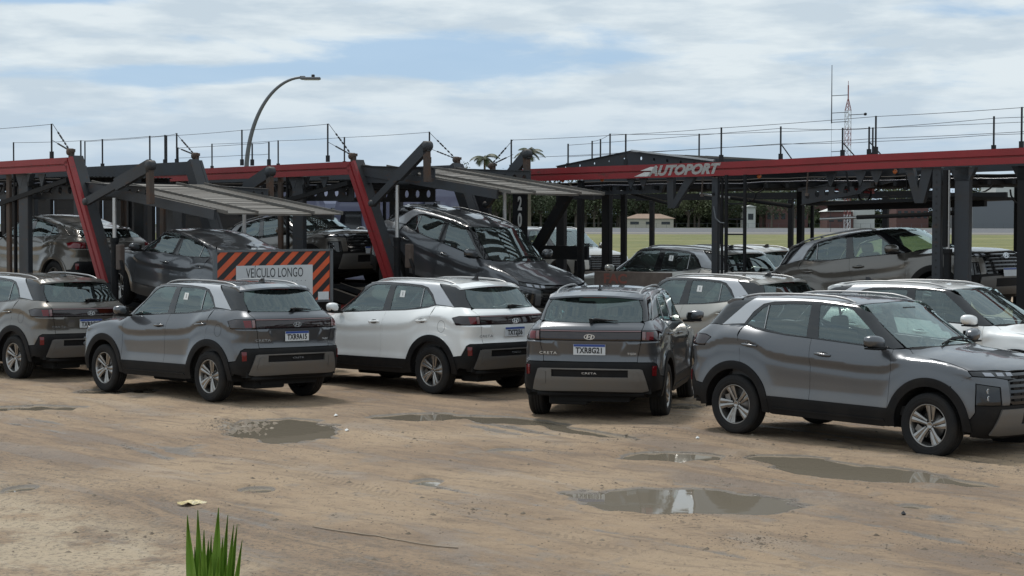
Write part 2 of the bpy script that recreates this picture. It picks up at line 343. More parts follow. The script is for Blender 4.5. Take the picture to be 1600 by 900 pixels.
def F(x,y,z):
    a=np.abs(y)
    zb=beltz(x);zc=creasez(x);yb=ybelt(x);yt=ytop(x)
    rf=np.hypot(x-1.305,z-.345);rr=np.hypot(x+1.305,z-.345)
    door=sst(.98,.62,x)*sst(-.98,-.62,x)
    z0=z; z=np.minimum(z,zc)
    low=door*wlow(z)+(1-door)*wflat(z)
    low=low+.020*np.exp(-((rf-.50)/.10)**2)*sst(.3,.5,z)*sst(1.05,.8,z)+.020*np.exp(-((rr-.48)/.10)**2)*sst(.3,.5,z)*sst(1.0,.75,z)
    low=low-.008*np.exp(-((z-(zc-.075))/.05)**2)*sst(.75,.9,np.maximum(rf,0)*0+1)
    z=z0
    t=np.clip((z-zc)/(zb-zc),0,1)
    mid=low+(yb-low)*(t**1.5)
    w=np.where(z<zc,low,mid)
    tt=np.clip((z-zb)/(1.58-zb),-.0,1.4)
    gh=yb+(yt-yb)*tt**1.15
    w=np.where(z>zb,gh,w)-plan(x)
    fs=a-w
    ft=(z-(ztopc(x+np.where(x>.15,.36*sst(.15,.5,x)*a*a*sst(1.35,1.0,x),0))-.075*a*a-.10*a**4))*.85
    lo=sst(1.1,1.25,z)
    pod=-.022*sst(.0,1,(a-(.355+(z-.81)*.45))/.03)*np.clip((z-.80)/.19,0,1)*sst(1.005,.995,z)
    fr=(xrear(z)+pod)+(.17*(1-lo)+.30*lo)*a*a-x
    ff=x-(xfront(z)-.17*a*a-.12*a**4)
    k=.16
    A=smax(fs,fr*.95,k*(1-lo)+.10*lo)
    A=smax(A,ff*.95,.17)
    A=smax(A,ft,.07)
    A=smax(A,.2-z,.08)
    return A

def bis(f, hi, lo=0.):
    hi = np.array(hi, float); lo = np.zeros_like(hi) + lo
    for _ in range(32):
        m = (lo + hi) / 2; s = f(m) < 0; lo = np.where(s, m, lo); hi = np.where(s, hi, m)
    return (lo + hi) / 2
def solS(x, z): x = np.asarray(x, float); return bis(lambda y: F(x, y, z), 0 * x + 1.2)
def solT(x, y): x = np.asarray(x, float); return bis(lambda z: F(x, y, z), 0 * x + 2., .6)
def grad(P, e=1e-3):
    x, y, z = P.T
    g = np.stack([F(x + e, y, z) - F(x - e, y, z), F(x, y + e, z) - F(x, y - e, z), F(x, y, z + e) - F(x, y, z - e)], -1)
    return g / np.linalg.norm(g, axis=1, keepdims=True)
XR, XF, KU = -.3, .3, 1.7
def lift(ch, uv):
    u, v = np.asarray(uv, float).T
    if ch == 'S': return np.stack([u, solS(u, v), v], -1)
    if ch == 'T': return np.stack([u, v, solT(u, v)], -1)
    ph = u / KU; c, s = np.cos(ph), np.sin(ph)
    if ch == 'R': r = bis(lambda r: F(XR - r * c, r * s, v), 0 * u + 2.6, .2); return np.stack([XR - r * c, r * s, v], -1)
    r = bis(lambda r: F(XF + r * c, r * s, v), 0 * u + 2.6, .2); return np.stack([XF + r * c, r * s, v], -1)
def conv(ch, kind, a, b):
    """point given on the side (x,z), on the rear or front (y,z) or from the top (x,y) -> chart coordinates"""
    if kind == 's': x, y, z = a, float(solS(a, b)), b
    elif kind == 't': x, y, z = a, b, float(solT(a, b))
    elif kind == 'r': y, z = a, b; x = -float(bis(lambda t: F(-t, a, b), np.array(2.6), .3))
    elif kind == 'f': y, z = a, b; x = float(bis(lambda t: F(t, a, b), np.array(2.6), .3))
    if ch == 'S': return (x, z)
    if ch == 'T': return (x, y)
    if ch == 'R': return (KU * math.atan2(y, XR - x), z)
    return (KU * math.atan2(y, x - XF), z)
def P_(ch, s):
    """'s:x,z r:y,z ...' -> list of chart points"""
    o = []
    for w in s.split():
        k, ab = w.split(':'); a, b = map(float, ab.split(',')); o.append(conv(ch, k, a, b))
    return o
def sym(pts): return pts + [(-u, v) for u, v in pts[::-1] if abs(u) > 1e-6]
def arc(cx, cz, r, a0, a1, n=20): return [(cx + r * math.cos(R(a0 + (a1 - a0) * i / n)), cz + r * math.sin(R(a0 + (a1 - a0) * i / n))) for i in range(n + 1)]
def inpoly(poly, Q):
    x, y = Q.T; c = np.zeros(len(Q), bool); n = len(poly)
    for i in range(n):
        (x1, y1), (x2, y2) = poly[i], poly[(i + 1) % n]
        if y1 == y2: continue
        k = ((y1 > y) != (y2 > y)) & (x < (x2 - x1) * (y - y1) / (y2 - y1) + x1); c ^= k
    return c
def dist(poly, Q):
    d = np.full(len(Q), 9.)
    for i in range(len(poly)):
        a = np.array(poly[i]); b = np.array(poly[(i + 1) % len(poly)]); ab = b - a
        t = np.clip(((Q - a) @ ab) / max(ab @ ab, 1e-12), 0, 1); d = np.minimum(d, np.linalg.norm(Q - a - t[:, None] * ab, axis=1))
    return d
def dens(poly, st):
    o = []
    for i in range(len(poly)):
        a = np.array(poly[i]); b = np.array(poly[(i + 1) % len(poly)]); L = np.linalg.norm(b - a)
        if L < 1e-5: continue
        k = max(1, int(math.ceil(L / st)))
        o += [tuple(a + (b - a) * j / k) for j in range(k)]
    return o
def inset(poly, g):
    A = sum(poly[i][0] * poly[(i + 1) % len(poly)][1] - poly[(i + 1) % len(poly)][0] * poly[i][1] for i in range(len(poly)))
    sg = 1 if A > 0 else -1; o = []
    for i in range(len(poly)):
        p, a, b = map(np.array, (poly[i], poly[i - 1], poly[(i + 1) % len(poly)]))
        e1 = (p - a) / max(np.linalg.norm(p - a), 1e-9); e2 = (b - p) / max(np.linalg.norm(b - p), 1e-9)
        n = np.array([-(e1 + e2)[1], (e1 + e2)[0]]) * sg; L = np.linalg.norm(n); n = n / max(L, 1e-6)
        o.append(tuple(p + n * g / max(.5, math.sqrt(max(0, (1 + e1 @ e2) / 2)))))
    return o
def panel(mb, ch, out, holes=(), step=.03, off=0., fl=.014, gap=.0022, mi=0, mirror=True, only=None):
    out = dens(inset(dens(out, step), gap), step); holes = [dens(inset(dens(h, step), -gap), step) for h in holes]
    us, vs = np.array(out).T
    gx, gy = np.meshgrid(np.arange(us.min(), us.max(), step), np.arange(vs.min(), vs.max(), step)); gx = gx + (np.arange(gx.shape[0]) % 2)[:, None] * step / 2
    Q = np.stack([gx.ravel(), gy.ravel()], -1); k = inpoly(out, Q) & (dist(out, Q) > step * .45)
    for h in holes: k &= ~inpoly(h, Q) & (dist(h, Q) > step * .45)
    Q = Q[k]; loops = [out] + holes; allp = []; ed = []
    for L in loops:
        b = len(allp); allp += L; ed += [(b + i, b + (i + 1) % len(L)) for i in range(len(L))]
    nb = len(allp); allp = allp + [tuple(q) for q in Q]
    r = geometry.delaunay_2d_cdt([Vector(p) for p in allp], ed, [], 0, 1e-6)
    pv = np.array([v[:] for v in r[0]]); fc = np.array([f for f in r[2] if len(f) == 3])
    cen = pv[fc].mean(1); k = inpoly(out, cen)
    for h in holes: k &= ~inpoly(h, cen)
    fc = fc[k]
    P = lift(ch, pv); G = grad(P); P = P + G * off
    # orientation outward
    t0 = fc[len(fc) // 2]; nn = np.cross(P[fc[:, 1]] - P[fc[:, 0]], P[fc[:, 2]] - P[fc[:, 0]])
    if (nn * G[fc[:, 0]]).sum() < 0: fc = fc[:, ::-1]
    # boundary edges
    cnt = {}
    for f in fc:
        for i in range(3):
            a, b = int(f[i]), int(f[(i + 1) % 3]); cnt[(a, b)] = 1
    be = [(a, b) for (a, b) in cnt if (b, a) not in cnt]
    V2 = []; N2 = []; F2 = []
    for a, b in be:
        i = len(V2); t = P[b] - P[a]; n = np.cross(t, G[a]); n = n / max(np.linalg.norm(n), 1e-9)
        V2 += [P[a], P[b], P[b] - G[b] * fl, P[a] - G[a] * fl]; N2 += [n] * 4; F2.append((i + 1, i, i + 3, i + 2))
    fl_ = [tuple(map(int, f)) for f in fc]
    for sgn in ((1, -1) if mirror else (1,)) if only is None else (only,):
        m = np.array([1, sgn, 1])
        fa = fl_ if sgn > 0 else [f[::-1] for f in fl_]; fb = F2 if sgn > 0 else [f[::-1] for f in F2]
        mb.add(P * m, fa, mi, True, G * m)
        if fl > 0 and V2: mb.add(np.array(V2) * m, fb, mi, True, np.array(N2) * m)
    return mb

# ---- wheel: tyre and alloy rim, outer face towards +y, axle at the origin
def tyre_mesh():
    m = MB(); w = .108; Rr = .345
    prof = [(.222, -w * .72), (.235, -w * .92), (.268, -w * 1.02), (.300, -w * .99), (.325, -w * .90), (.338, -w * .78)]
    for c in (-.055, -.018, .018, .055):
        prof += [(Rr, c - .014), (Rr, c + .010), (Rr - .009, c + .011), (Rr - .009, c + .017)]
    prof = prof[:-2] + [(.338, w * .78), (.325, w * .90), (.312, w * .965), (.309, w * .955), (.300, w * .99), (.282, w * 1.0), (.280, w * .985), (.268, w * 1.02), (.235, w * .92), (.222, w * .72)]
    m.lathe(prof, 56); return m
def rim_mesh():
    m = MB()
    m.lathe([(.222, .070), (.230, .088), (.226, .093), (.219, .090), (.212, .070), (.204, .030), (.200, -.07), (.215, -.085)], 56)
    m.lathe([(.0, .052), (.028, .056), (.034, .060), (.036, .055)], 20)
    for k in range(5):
        th = 2 * math.pi * k / 5 + .31
        def pt(r, a, h): return (r * math.cos(th + a), h, r * math.sin(th + a))
        def blade(a, h0, h1):   # a: list of (r, left angle, right angle)
            top = [pt(r, l, h) for (r, l, q), h in zip(a, h0)] + [pt(r, q, h) for (r, l, q), h in list(zip(a, h0))[::-1]]
            n = len(a); V = []; 
            for (r, l, q), h in zip(a, h0):
                V += [pt(r, l, h - .006), pt(r, l + (q - l) * .5, h + .004), pt(r, q, h - .002), pt(r, q, h - h1), pt(r, l, h - h1)]
            Fc = []
            for i in range(n - 1):
                for j in range(5): Fc.append((i * 5 + j, i * 5 + (j + 1) % 5, i * 5 + 5 + (j + 1) % 5, i * 5 + 5 + j))
            Fc += [(0, 1, 2, 3, 4), tuple(n * 5 - 5 + j for j in (4, 3, 2, 1, 0))]
            m.add(V, Fc)
        blade([(.030, -.75, .35), (.075, -.42, .02), (.135, -.36, -.06), (.214, -.38, -.10)], (.052, .062, .072, .082), .022)
        blade([(.060, .02, .50), (.100, .02, .36), (.150, -.02, .27), (.214, -.06, .22)], (.050, .060, .072, .082), .020)
        a = th + .31
        m.lathe([(.0, .060), (.009, .060), (.0095, .05)], 8, c=(.058 * math.cos(a), 0, .058 * math.sin(a)))
    return m
def brake_mesh():
    m = MB(); m.lathe([(.0, .012), (.06, .012), (.062, .0), (.145, .0), (.145, -.02), (.0, -.02)], 32)
    m.box((.11, .005, .06), (.07, .07, .16)); return m
def back_mesh():
    m = MB(); m.lathe([(.0, -.05), (.20, -.05), (.20, -.09), (.0, -.09)], 32); return m

def emblem(mb, o, ex, ey, w=.135, h=.070):
    """oval ring with a slanted H"""
    o = Vector(o); ex = Vector(ex).normalized(); ey = Vector(ey).normalized(); ez = ex.cross(ey); n = 36
    ring = lambda k, z: [o + ex * (w / 2 * k * math.cos(2 * math.pi * i / n)) + ey * (h / 2 * (k if k > .95 else k - .06) * math.sin(2 * math.pi * i / n)) + ez * z for i in range(n)]
    V = ring(1, 0) + ring(1, .006) + ring(.84, .006) + ring(.84, 0); Fc = []
    for a in range(3):
        for i in range(n): Fc.append((a * n + i, a * n + (i + 1) % n, a * n + n + (i + 1) % n, a * n + n + i))
    mb.add(V, Fc)
    def q(pts): mb.prism([o + ex * (x * w) + ey * (y * h) for x, y in pts], ez * 0., ez * .006)
    q([(-.30, -.36), (-.17, -.43), (-.06, .40), (-.20, .42)]); q([(.06, -.40), (.20, -.42), (.30, .36), (.17, .43)])
    q([(-.14, -.12), (.16, .02), (.17, .16), (-.12, .03)])

PAINT = 'paint_graphite'
def build_suv():
    root = empty('parked_car')
    B = lambda mb, name, m, parent=root: mb.build(name, m, parent)
    FSm = [(.795, 1.115), (.822, .953), (.812, .772), (.810, .486)]
    belt_f = [(.34, 1.134), (.06, 1.149), (-.283, 1.166)]; belt_r = [(-.667, 1.181), (-.95, 1.206), (-1.138, 1.23), (-1.272, 1.266)]
    BSm = [(-.262, 1.0), (-.240, .85), (-.236, .486)]; RSm = [(-1.277, 1.128), (-1.243, .986), (-1.222, .845)]
    roof_t = [(.24, .585), (.1, .598), (-.3, .605), (-.6, .603), (-.9, .598), (-1.21, .590)]
    ap_t = [(.38, .600), (.55, .628), (.72, .660), (.88, .690)]
    tS = lambda L: [conv('S', 't', a, b) for a, b in L]
    hood_t = [(.90, .69), (.935, .665), (.993, .704), (1.255, .764), (1.484, .785), (1.661, .802), (1.744, .815)]
    # --- body shell: fenders, quarter panels, roof, front bumper skin
    for sg in (1, -1):
        b = MB(); panel(b, 'S', FSm + arc(1.305, .345, .505, 164, 58.5) + [(1.805, .902), (1.75, .948)] + tS(hood_t[::-1]) + [(.85, 1.118)], only=sg); B(b, 'fender', PAINT)
    q = [conv('R', 's', x, z) for x, z in [(-1.272, 1.266)] + RSm] + [conv('R', 's', x, z) for x, z in arc(-1.305, .345, .505, 98.5, 155)] \
        + P_('R', 's:-1.89,.573 s:-1.965,.714 s:-2.0,.742 r:.59,.742 r:.631,1.003 s:-1.80,.999 s:-1.772,1.003 s:-1.688,1.10 s:-1.80,1.129 r:.636,1.134 r:.655,1.215 r:.64,1.234 s:-1.745,1.248 s:-1.62,1.243 s:-1.45,1.260')
    for sg in (1, -1): B(panel(MB(), 'R', q, step=.032, only=sg), 'quarter_panel', PAINT)
    rr_ = [(-1.33, .592), (-1.45, .588), (-1.58, .572)]
    b = MB(); panel(b, 'T', sym2([(.345, 0), (.325, .3)] + roof_t + rr_ + [(-1.63, .35), (-1.66, 0)]), step=.07, mirror=False)
    B(b, 'roof', PAINT)
    for sg in (1, -1): B(panel(MB(), 'F', P_('F', 's:1.585,.790 s:1.805,.898 f:.70,.893 f:.56,.868 f:.548,.64 f:.56,.605 f:.655,.605 f:.665,.797 s:1.845,.829 s:1.855,.60 s:1.86,.53 s:1.812,.458')
          + [conv('F', 's', x, z) for x, z in arc(1.305, .345, .505, 13, 57)], only=sg), 'bumper_skin', PAINT)
    # --- doors
    for sg in (1, -1):
        m = MB(); panel(m, 'S', FSm[:0] + [(.795, 1.115)] + belt_f + BSm + [(.810, .486)] + FSm[1:3][::-1], only=sg, step=.021)
        d = B(m, 'front_door', PAINT); handle(d, -.083, 1.005, sg)
        m = MB(); panel(m, 'S', [(-.283, 1.166)] + belt_r + RSm + arc(-1.305, .345, .507, 79, 16) + BSm[::-1], only=sg, step=.021)
        d = B(m, 'rear_door', PAINT); handle(d, -1.10, 1.045, sg)
    # --- hood, with crease lines pressed into it
    m = MB()
    fr = [conv('T', 'f', a, bz) for a, bz in ((.78, .958), (.709, .962), (.50, .952), (.25, .955), (0, .957))]
    panel(m, 'T', sym2([(1.16, 0), (1.12, .3), (1.01, .58)] + hood_t[1:] + fr), step=.05, mirror=False, fl=.02); B(m, 'hood', PAINT)
    # --- silver roof pillar trim
    dlo_top = [(-1.276, 1.276), (-1.174, 1.417), (-1.05, 1.512), (-.91, 1.543), (-.605, 1.563), (-.2, 1.577), (.1, 1.572), (.225, 1.556)]
    for sg in (1, -1): B(panel(MB(), 'S', dlo_top + tS(roof_t) + [(-1.328, 1.494), (-1.448, 1.392), (-1.62, 1.245), (-1.45, 1.263)], off=.004, step=.03, only=sg), 'pillar_trim', 'paint_silver_trim')
    # --- black window surrounds
    gF = [(-.255, 1.542), (.08, 1.543), (.17, 1.52), (.30, 1.43), (.53, 1.26), (.66, 1.145), (.34, 1.152), (-.19, 1.180)]
    gR = [(-.375, 1.538), (-.70, 1.530), (-.955, 1.505), (-.955, 1.237), (-.667, 1.198), (-.36, 1.187)]
    gQ = [(-.985, 1.495), (-1.05, 1.465), (-1.15, 1.375), (-1.235, 1.285), (-1.13, 1.252), (-.985, 1.237)]
    for sg in (1, -1):
      B(panel(MB(), 'S', dlo_top + tS(ap_t) + [(.795, 1.119)] + belt_f + [(-.283, 1.169)] + belt_r, [gF, gR, gQ], off=-.002, step=.035, only=sg), 'window_trim', 'gloss_black')
      B(panel(MB(), 'R', [conv('R', 't', -1.21, .588)] + P_('R', 's:-1.328,1.494 s:-1.448,1.392 s:-1.62,1.246 s:-1.745,1.251 r:.64,1.238 r:.625,1.25 r:.609,1.38 r:.548,1.50') + [conv('R', 't', a, c) for a, c in rr_[::-1]], step=.04, off=-.003, only=sg), 'rear_pillar', 'gloss_black')
    for sg in (1, -1):
        for nm, g in (('front_door_window', gF), ('rear_door_window', gR), ('quarter_window', gQ)):
            m = MB(); panel(m, 'S', g, off=-.006, fl=0, gap=-.006, only=sg, step=.08); o = B(m, nm, 'side_glass')
            if nm[0] == 'r' and sg > 0:
                s_ = MB(); panel(s_, 'S', [(-.50, 1.47), (-.60, 1.465), (-.605, 1.365), (-.50, 1.37)], off=-.002, fl=0, only=sg)
                panel(s_, 'S', [(-.54, 1.45), (-.56, 1.45), (-.57, 1.39), (-.545, 1.39)], off=-.001, fl=0, only=sg, mi=1); B(s_, 'sticker', ['sticker', 'grey_print'], o)
    for sg in (1, -1): B(MB().tube([lift('S', [(x, z)])[0] * np.array([1, sg, 1]) for x, z in ((-.970, 1.50), (-.970, 1.37), (-.970, 1.24))], .006, 6), 'window_divider', 'bright_steel')
    m = MB(); panel(m, 'T', sym2([(1.125, 0), (1.08, .35), (.90, .672)] + [(x, y - .004) for x, y in ap_t[::-1][1:]] + [(.25, .578), (.335, .3), (.355, 0)]), step=.09, mirror=False, off=-.003); B(m, 'windshield', 'wind_glass')
    m = MB()   # cowl and header band
    panel(m, 'T', sym2([(1.155, 0), (1.115, .3), (1.005, .58), (.93, .66), (.90, .672), (1.08, .35), (1.12, 0)]), step=.06, mirror=False, off=-.001); B(m, 'cowl', 'black_plastic')
    for x0, y0, x1, y1 in ((1.10, -.30, 1.03, .30), (1.02, .38, 1.10, -.05)):
        m = MB(); m.tube([(x0, y0, float(solT(x0, y0)) + .02), ((x0 + x1) / 2 - .03, (y0 + y1) / 2, float(solT((x0 + x1) / 2 - .03, (y0 + y1) / 2)) + .018), (x1 - .05, y1, float(solT(x1 - .05, y1)) + .012)], .010, 6); B(m, 'windshield_wiper', 'black_plastic')
    m = MB(); panel(m, 'R', sym(P_('R', 'r:0,1.535 r:.30,1.528 r:.545,1.50 r:.606,1.38 r:.622,1.25 r:.60,1.232 r:0,1.222')), step=.09, mirror=False, off=-.003)
    rw = B(m, 'rear_window', 'rear_glass')
    m = MB(); e = lift('R', P_('R', 'r:.02,1.243 r:-.06,1.262 r:-.34,1.246')) + np.array([-.03, 0, 0])
    m.bar(e[0], e[1] * .5 + e[0] * .5, .05, .05); m.tube([e[0], e[1], e[2]], [.020, .020, .006], 6); B(m, 'rear_wiper', 'black_plastic', rw)
    # --- tailgate, spoiler
    m = MB(); panel(m, 'R', sym(P_('R', 'r:0,1.218 r:.60,1.229 r:.652,1.213 r:.634,1.134 r:0,1.134')), step=.05, mirror=False); B(m, 'tailgate_lip', PAINT)
    m = MB(); panel(m, 'R', sym(P_('R', 'r:0,1.003 r:.628,1.003 r:.588,.745 r:0,.745')), step=.035, mirror=False); tg = B(m, 'tailgate', PAINT)
    m = MB(); ys = np.linspace(-.60, .60, 17); V = []; Fc = []
    for y in ys:
        xt = -1.80 + .44 * y * y; zt = 1.556 - .12 * y * y; zf = float(solT(-1.42, min(abs(y), .585)))
        zm = float(solT(-1.56, min(abs(y), .57)))
        V += [(-1.42, y, zf + .004), (-1.56, y, max(zm, 0) + .010), (xt, y, zt), (xt - .004, y, zt - .022), (xt + .12, y, zt - .034), (-1.45, y, zf - .06)]
    for i in range(16):
        for j in range(6): Fc.append((i * 6 + j, i * 6 + (j + 1) % 6, i * 6 + 6 + (j + 1) % 6, i * 6 + 6 + j))
    Fc += [tuple(range(6)), tuple(96 + j for j in range(5, -1, -1))]
    m.add(V, Fc, 0, False); sp = B(m, 'spoiler', PAINT)
    m = MB(); m.box((-1.725, 0, 1.527), (.03, .30, .012)); B(m, 'brake_light', 'red_lens', sp)
    # --- rear lamps
    m = MB(); panel(m, 'R', sym(P_('R', 'r:0,1.112 r:.632,1.112 r:.630,1.008 r:0,1.008')), step=.06, mirror=False, off=.002)
    bar_ = B(m, 'light_bar', 'dark_lens')
    m = MB(); panel(m, 'R', sym(P_('R', 'r:0,1.131 r:.633,1.131 r:.632,1.114 r:0,1.114')), step=.05, mirror=False, off=.006); B(m, 'bevel_glint', 'clear_lens', bar_)  # pale strip colours in the gleam along the bar's top bevel
    m = MB(); emblem(m, (-2.131, 0, 1.052), (0, -1, 0), (0, 0, 1)); B(m, 'emblem', 'chrome', bar_)
    for sg in (1, -1):
        m = MB(); panel(m, 'R', P_('R', 'r:.638,1.008 s:-1.80,1.004 s:-1.774,1.008 s:-1.694,1.10 s:-1.80,1.126 r:.640,1.131'), off=.003, only=sg, step=.03); t = B(m, 'taillight', 'dark_lens')
        m = MB(); panel(m, 'R', P_('R', 'r:.690,1.018 r:.775,1.018 r:.770,1.112 r:.690,1.116'), off=.005, only=sg, fl=.002, step=.03)
        B(m, 'red_lamp', 'red_lens', t); m = MB(); panel(m, 'R', P_('R', 'r:.642,1.018 r:.684,1.018 r:.684,1.116 r:.642,1.119'), off=.005, only=sg, fl=.002, step=.03)
        B(m, 'clear_lamp', 'clear_lens', t)
        m = MB(); panel(m, 'R', P_('R', 'r:.765,.700 r:.815,.700 r:.812,.572 r:.765,.578'), off=.008, only=sg, step=.03); B(m, 'reflector', 'red_lens')
    # --- rear bumper and skid plate
    m = MB()
    panel(m, 'R', sym(P_('R', 'r:0,.741 r:.59,.738 s:-2.0,.738 s:-1.966,.711 s:-1.89,.570 s:-1.764,.552 s:-1.798,.44 s:-1.80,.36 s:-1.86,.40 r:.78,.375 r:.70,.355 r:0,.345')), step=.05, mirror=False, fl=.03)
    m.box((-1.93, 0, .335), (.22, 1.34, .05))
    bp = B(m, 'rear_bumper', 'black_plastic')
    m = MB(); panel(m, 'R', sym(P_('R', 'r:0,.668 r:.62,.662 r:.655,.652 r:.725,.395 r:.64,.378 r:0,.388')), [sym(P_('R', 'r:0,.646 r:.475,.646 r:.475,.560 r:0,.560'))], step=.04, mirror=False, off=.022, fl=.03)
    for sg in (1, -1): panel(m, 'R', P_('R', 'r:.545,.625 r:.60,.620 r:.635,.47 r:.55,.475'), off=.030, fl=.010, only=sg)
    B(m, 'rear_skid_plate', 'skid_grey')
    m = MB(); add_text(m, 'CRETA', .032, (-2.158, 0, .603), (0, -1, 0), (0, 0, 1), sx=1.9, depth=.004); B(m, 'badge', 'chrome', bp)
    m = MB(); p = lift('R', P_('R', 'r:.53,.845 r:.45,.845 r:-.52,.845 r:-.60,.845')) + np.array([-.006, 0, 0])
    add_text(m, 'CRETA', .046, p[0], p[1] - p[0], (0, 0, 1), sx=1.5, depth=.004, spacing=1.15); B(m, 'badge', 'chrome', tg); m = MB(); add_text(m, 'TGDI', .036, p[2], p[3] - p[2], (0, 0, 1), sx=1.35, depth=.004); B(m, 'badge', 'chrome', tg)
    # --- number plate
    m = MB(); m.box((-2.127, 0, .895), (.006, .40, .13)); m.box((-2.1315, 0, .945), (.002, .392, .028), mi=1); B(m, 'number_plate', ['plate_white', 'plate_blue'])
    # --- cladding
    for cx, a0, a1 in ((1.305, -3, 185), (-1.305, -6, 184)):
        for sg in (1, -1):
            m = MB(); panel(m, 'S', arc(cx, .345, .507, a0, a1, 30) + arc(cx, .345, .415, a1, a0, 30), off=.012, fl=.06, gap=0, step=.04, only=sg)
            ar = B(m, 'wheel_arch_trim', 'black_plastic'); m = MB(); V = []; Fc = []; n = 20
            for i in range(n + 1):
                a = R(-8 + 196 * i / n)
                for rr, y in ((.428, .862), (.44, .50), (.15, .48)): V.append((cx + rr * math.cos(a), sg * y, .345 + rr * math.sin(a)))
            for i in range(n):
                for j in range(2): Fc.append((i * 3 + j, i * 3 + j + 1, i * 3 + j + 4, i * 3 + j + 3))
            m.add(V, Fc); m.build('wheel_arch_liner', 'under', ar, recalc=False)
    for sg in (1, -1):
        m = MB(); panel(m, 'S', [(-.82, .484), (.82, .484), (.802, .30), (.75, .285), (-.75, .285), (-.802, .30)], off=.009, fl=.04, gap=0, only=sg); st = B(m, 'sill_trim', 'black_plastic')
        m = MB(); panel(m, 'S', [(-.73, .368), (.76, .368), (.78, .345), (-.76, .345)], off=.020, fl=.012, gap=0, only=sg); m.build('sill_rib', 'black_plastic', st)
    # --- underbody
    m = MB(); m.box((0, 0, .30), (3.9, .95, .12), mi=0); m.box((0, 0, .33), (1.55, 1.60, .10)); m.box((-1.95, 0, .50), (.12, 1.5, .3)); m.box((1.93, 0, .5), (.1, 1.3, .4))
    for x in (1.305, -1.305): m.tube([(x, -.7, .33), (x, .7, .33)], .045, 8)
    m.tube([(.9, .25, .21), (-.9, .28, .21), (-1.7, .35, .24)], .035, 8); m.box((-1.75, .3, .26), (.35, .5, .14), ch=.03)
    m.box((1.25, 0, .62), (1.1, .9, .5)); B(m, 'underbody', 'under')
    # --- front
    m = MB(); panel(m, 'F', sym(P_('F', 'f:0,.952 f:.45,.948 f:.45,.875 f:.552,.860 f:.543,.64 f:.50,.605 f:0,.605')), step=.06, mirror=False, off=-.02, fl=.05)
    gr = B(m, 'grille', 'gloss_black')
    m = MB()
    for z0 in (.655, .715, .775, .835, .895):
        for i in range(-4, 5):
            if z0 > .85 and abs(i) < 1: continue
            y0 = i * .112; hw = .048
            if abs(y0) > .47: continue
            e = lift('F', [conv('F', 'f', y0 - hw, z0), conv('F', 'f', y0 + hw, z0)]) - np.array([.004, 0, 0]); m.bar(e[0], e[1], .016, .026)
    B(m, 'grille_bar', 'black_plastic', gr)
    m = MB(); emblem(m, (2.135, 0, .887), (0, 1, 0), (0, 0, 1), .17, .09); B(m, 'emblem', 'chrome', gr)
    for sg in (1, -1):
        m = MB(); panel(m, 'F', P_('F', 's:1.752,.948 s:1.808,.904 f:.70,.897 f:.56,.872 f:.455,.872 f:.455,.945 f:.50,.948 f:.709,.958 f:.78,.953'), only=sg, step=.03); h = B(m, 'headlight', 'gloss_black')
        for a, c in ((.70, .785), (.585, .680), (.475, .565)):
            m = MB(); panel(m, 'F', P_('F', 'f:%f,.902 f:%f,.905 f:%f,.943 f:%f,.941' % (a - .004, c - .01, c - .02, a)), off=.004, fl=.003, only=sg, step=.04); B(m, 'lamp_segment', 'lamp_glass', h)
        m = MB(); panel(m, 'F', P_('F', 'f:.655,.607 f:.665,.794 s:1.848,.826 s:1.858,.604'), only=sg, off=-.012, fl=.02, step=.04)
        fh = B(m, 'fog_lamp_housing', 'gloss_black')
        for z0 in (.755, .68):
            m = MB(); e = lift('F', [conv('F', 'f', .775, z0)])[0]; m.lathe([(.0, .004), (.018, .0), (.026, .008), (.028, .004)], 14, 'x', c=(e[0] - .012, sg * e[1], e[2])); B(m, 'fog_lamp', 'chrome', fh)
    m = MB(); panel(m, 'F', sym(P_('F', 'f:0,.603 f:.655,.602 s:1.857,.600 s:1.862,.53 s:1.814,.455 s:1.80,.44 s:1.806,.34 s:1.77,.26 f:.70,.24 f:0,.235')), step=.06, mirror=False, fl=.03, off=-.006); B(m, 'front_bumper', 'black_plastic')
    m = MB(); panel(m, 'F', sym(P_('F', 'f:0,.572 f:.66,.566 f:.712,.295 f:.60,.285 f:0,.285')), [sym(P_('F', 'f:0,.525 f:.36,.525 f:.36,.40 f:0,.40'))], step=.05, mirror=False, off=.016, fl=.03); B(m, 'front_skid_plate', 'skid_grey')
    m = MB(); m.box((2.182, 0, .615), (.006, .40, .13)); m.box((2.1865, 0, .665), (.002, .392, .028), mi=1); B(m, 'front_plate', ['plate_white', 'plate_blue'])
    # --- mirrors
    for sg in (1, -1):
        m = MB(); V = []; Fc = []; nu, nv = 14, 10
        for i in range(nu):
            a = 2 * math.pi * i / nu
            for j in range(nv):
                p_ = math.pi * (j + .0) / (nv - 1) - math.pi / 2; sp_ = lambda t, e: math.copysign(abs(t) ** e, t)
                cx_ = sp_(math.cos(a), .75) * sp_(math.cos(p_), .7); cz = sp_(math.sin(a), .75) * sp_(math.cos(p_), .7); cy = math.sin(p_)
                V.append((.685 + cx_ * .085 - .02 * cy, sg * (.975 + cy * .125), 1.195 + cz * .072 + .012 * cy))
        for i in range(nu):
            for j in range(nv - 1): Fc.append((i * nv + j, ((i + 1) % nu) * nv + j, ((i + 1) % nu) * nv + j + 1, i * nv + j + 1))
        m.add(V, Fc, 0, True); mo = B(m, 'side_mirror', PAINT)
        m = MB(); m.box((.69, sg * .89, 1.125), (.10, .16, .035), ch=.01); m.box((.62, sg * .975, 1.19), (.012, .19, .10), ch=.005); m.box((.685, sg * .975, 1.125), (.14, .18, .02), ch=.008); B(m, 'mirror_base', 'black_plastic', mo)
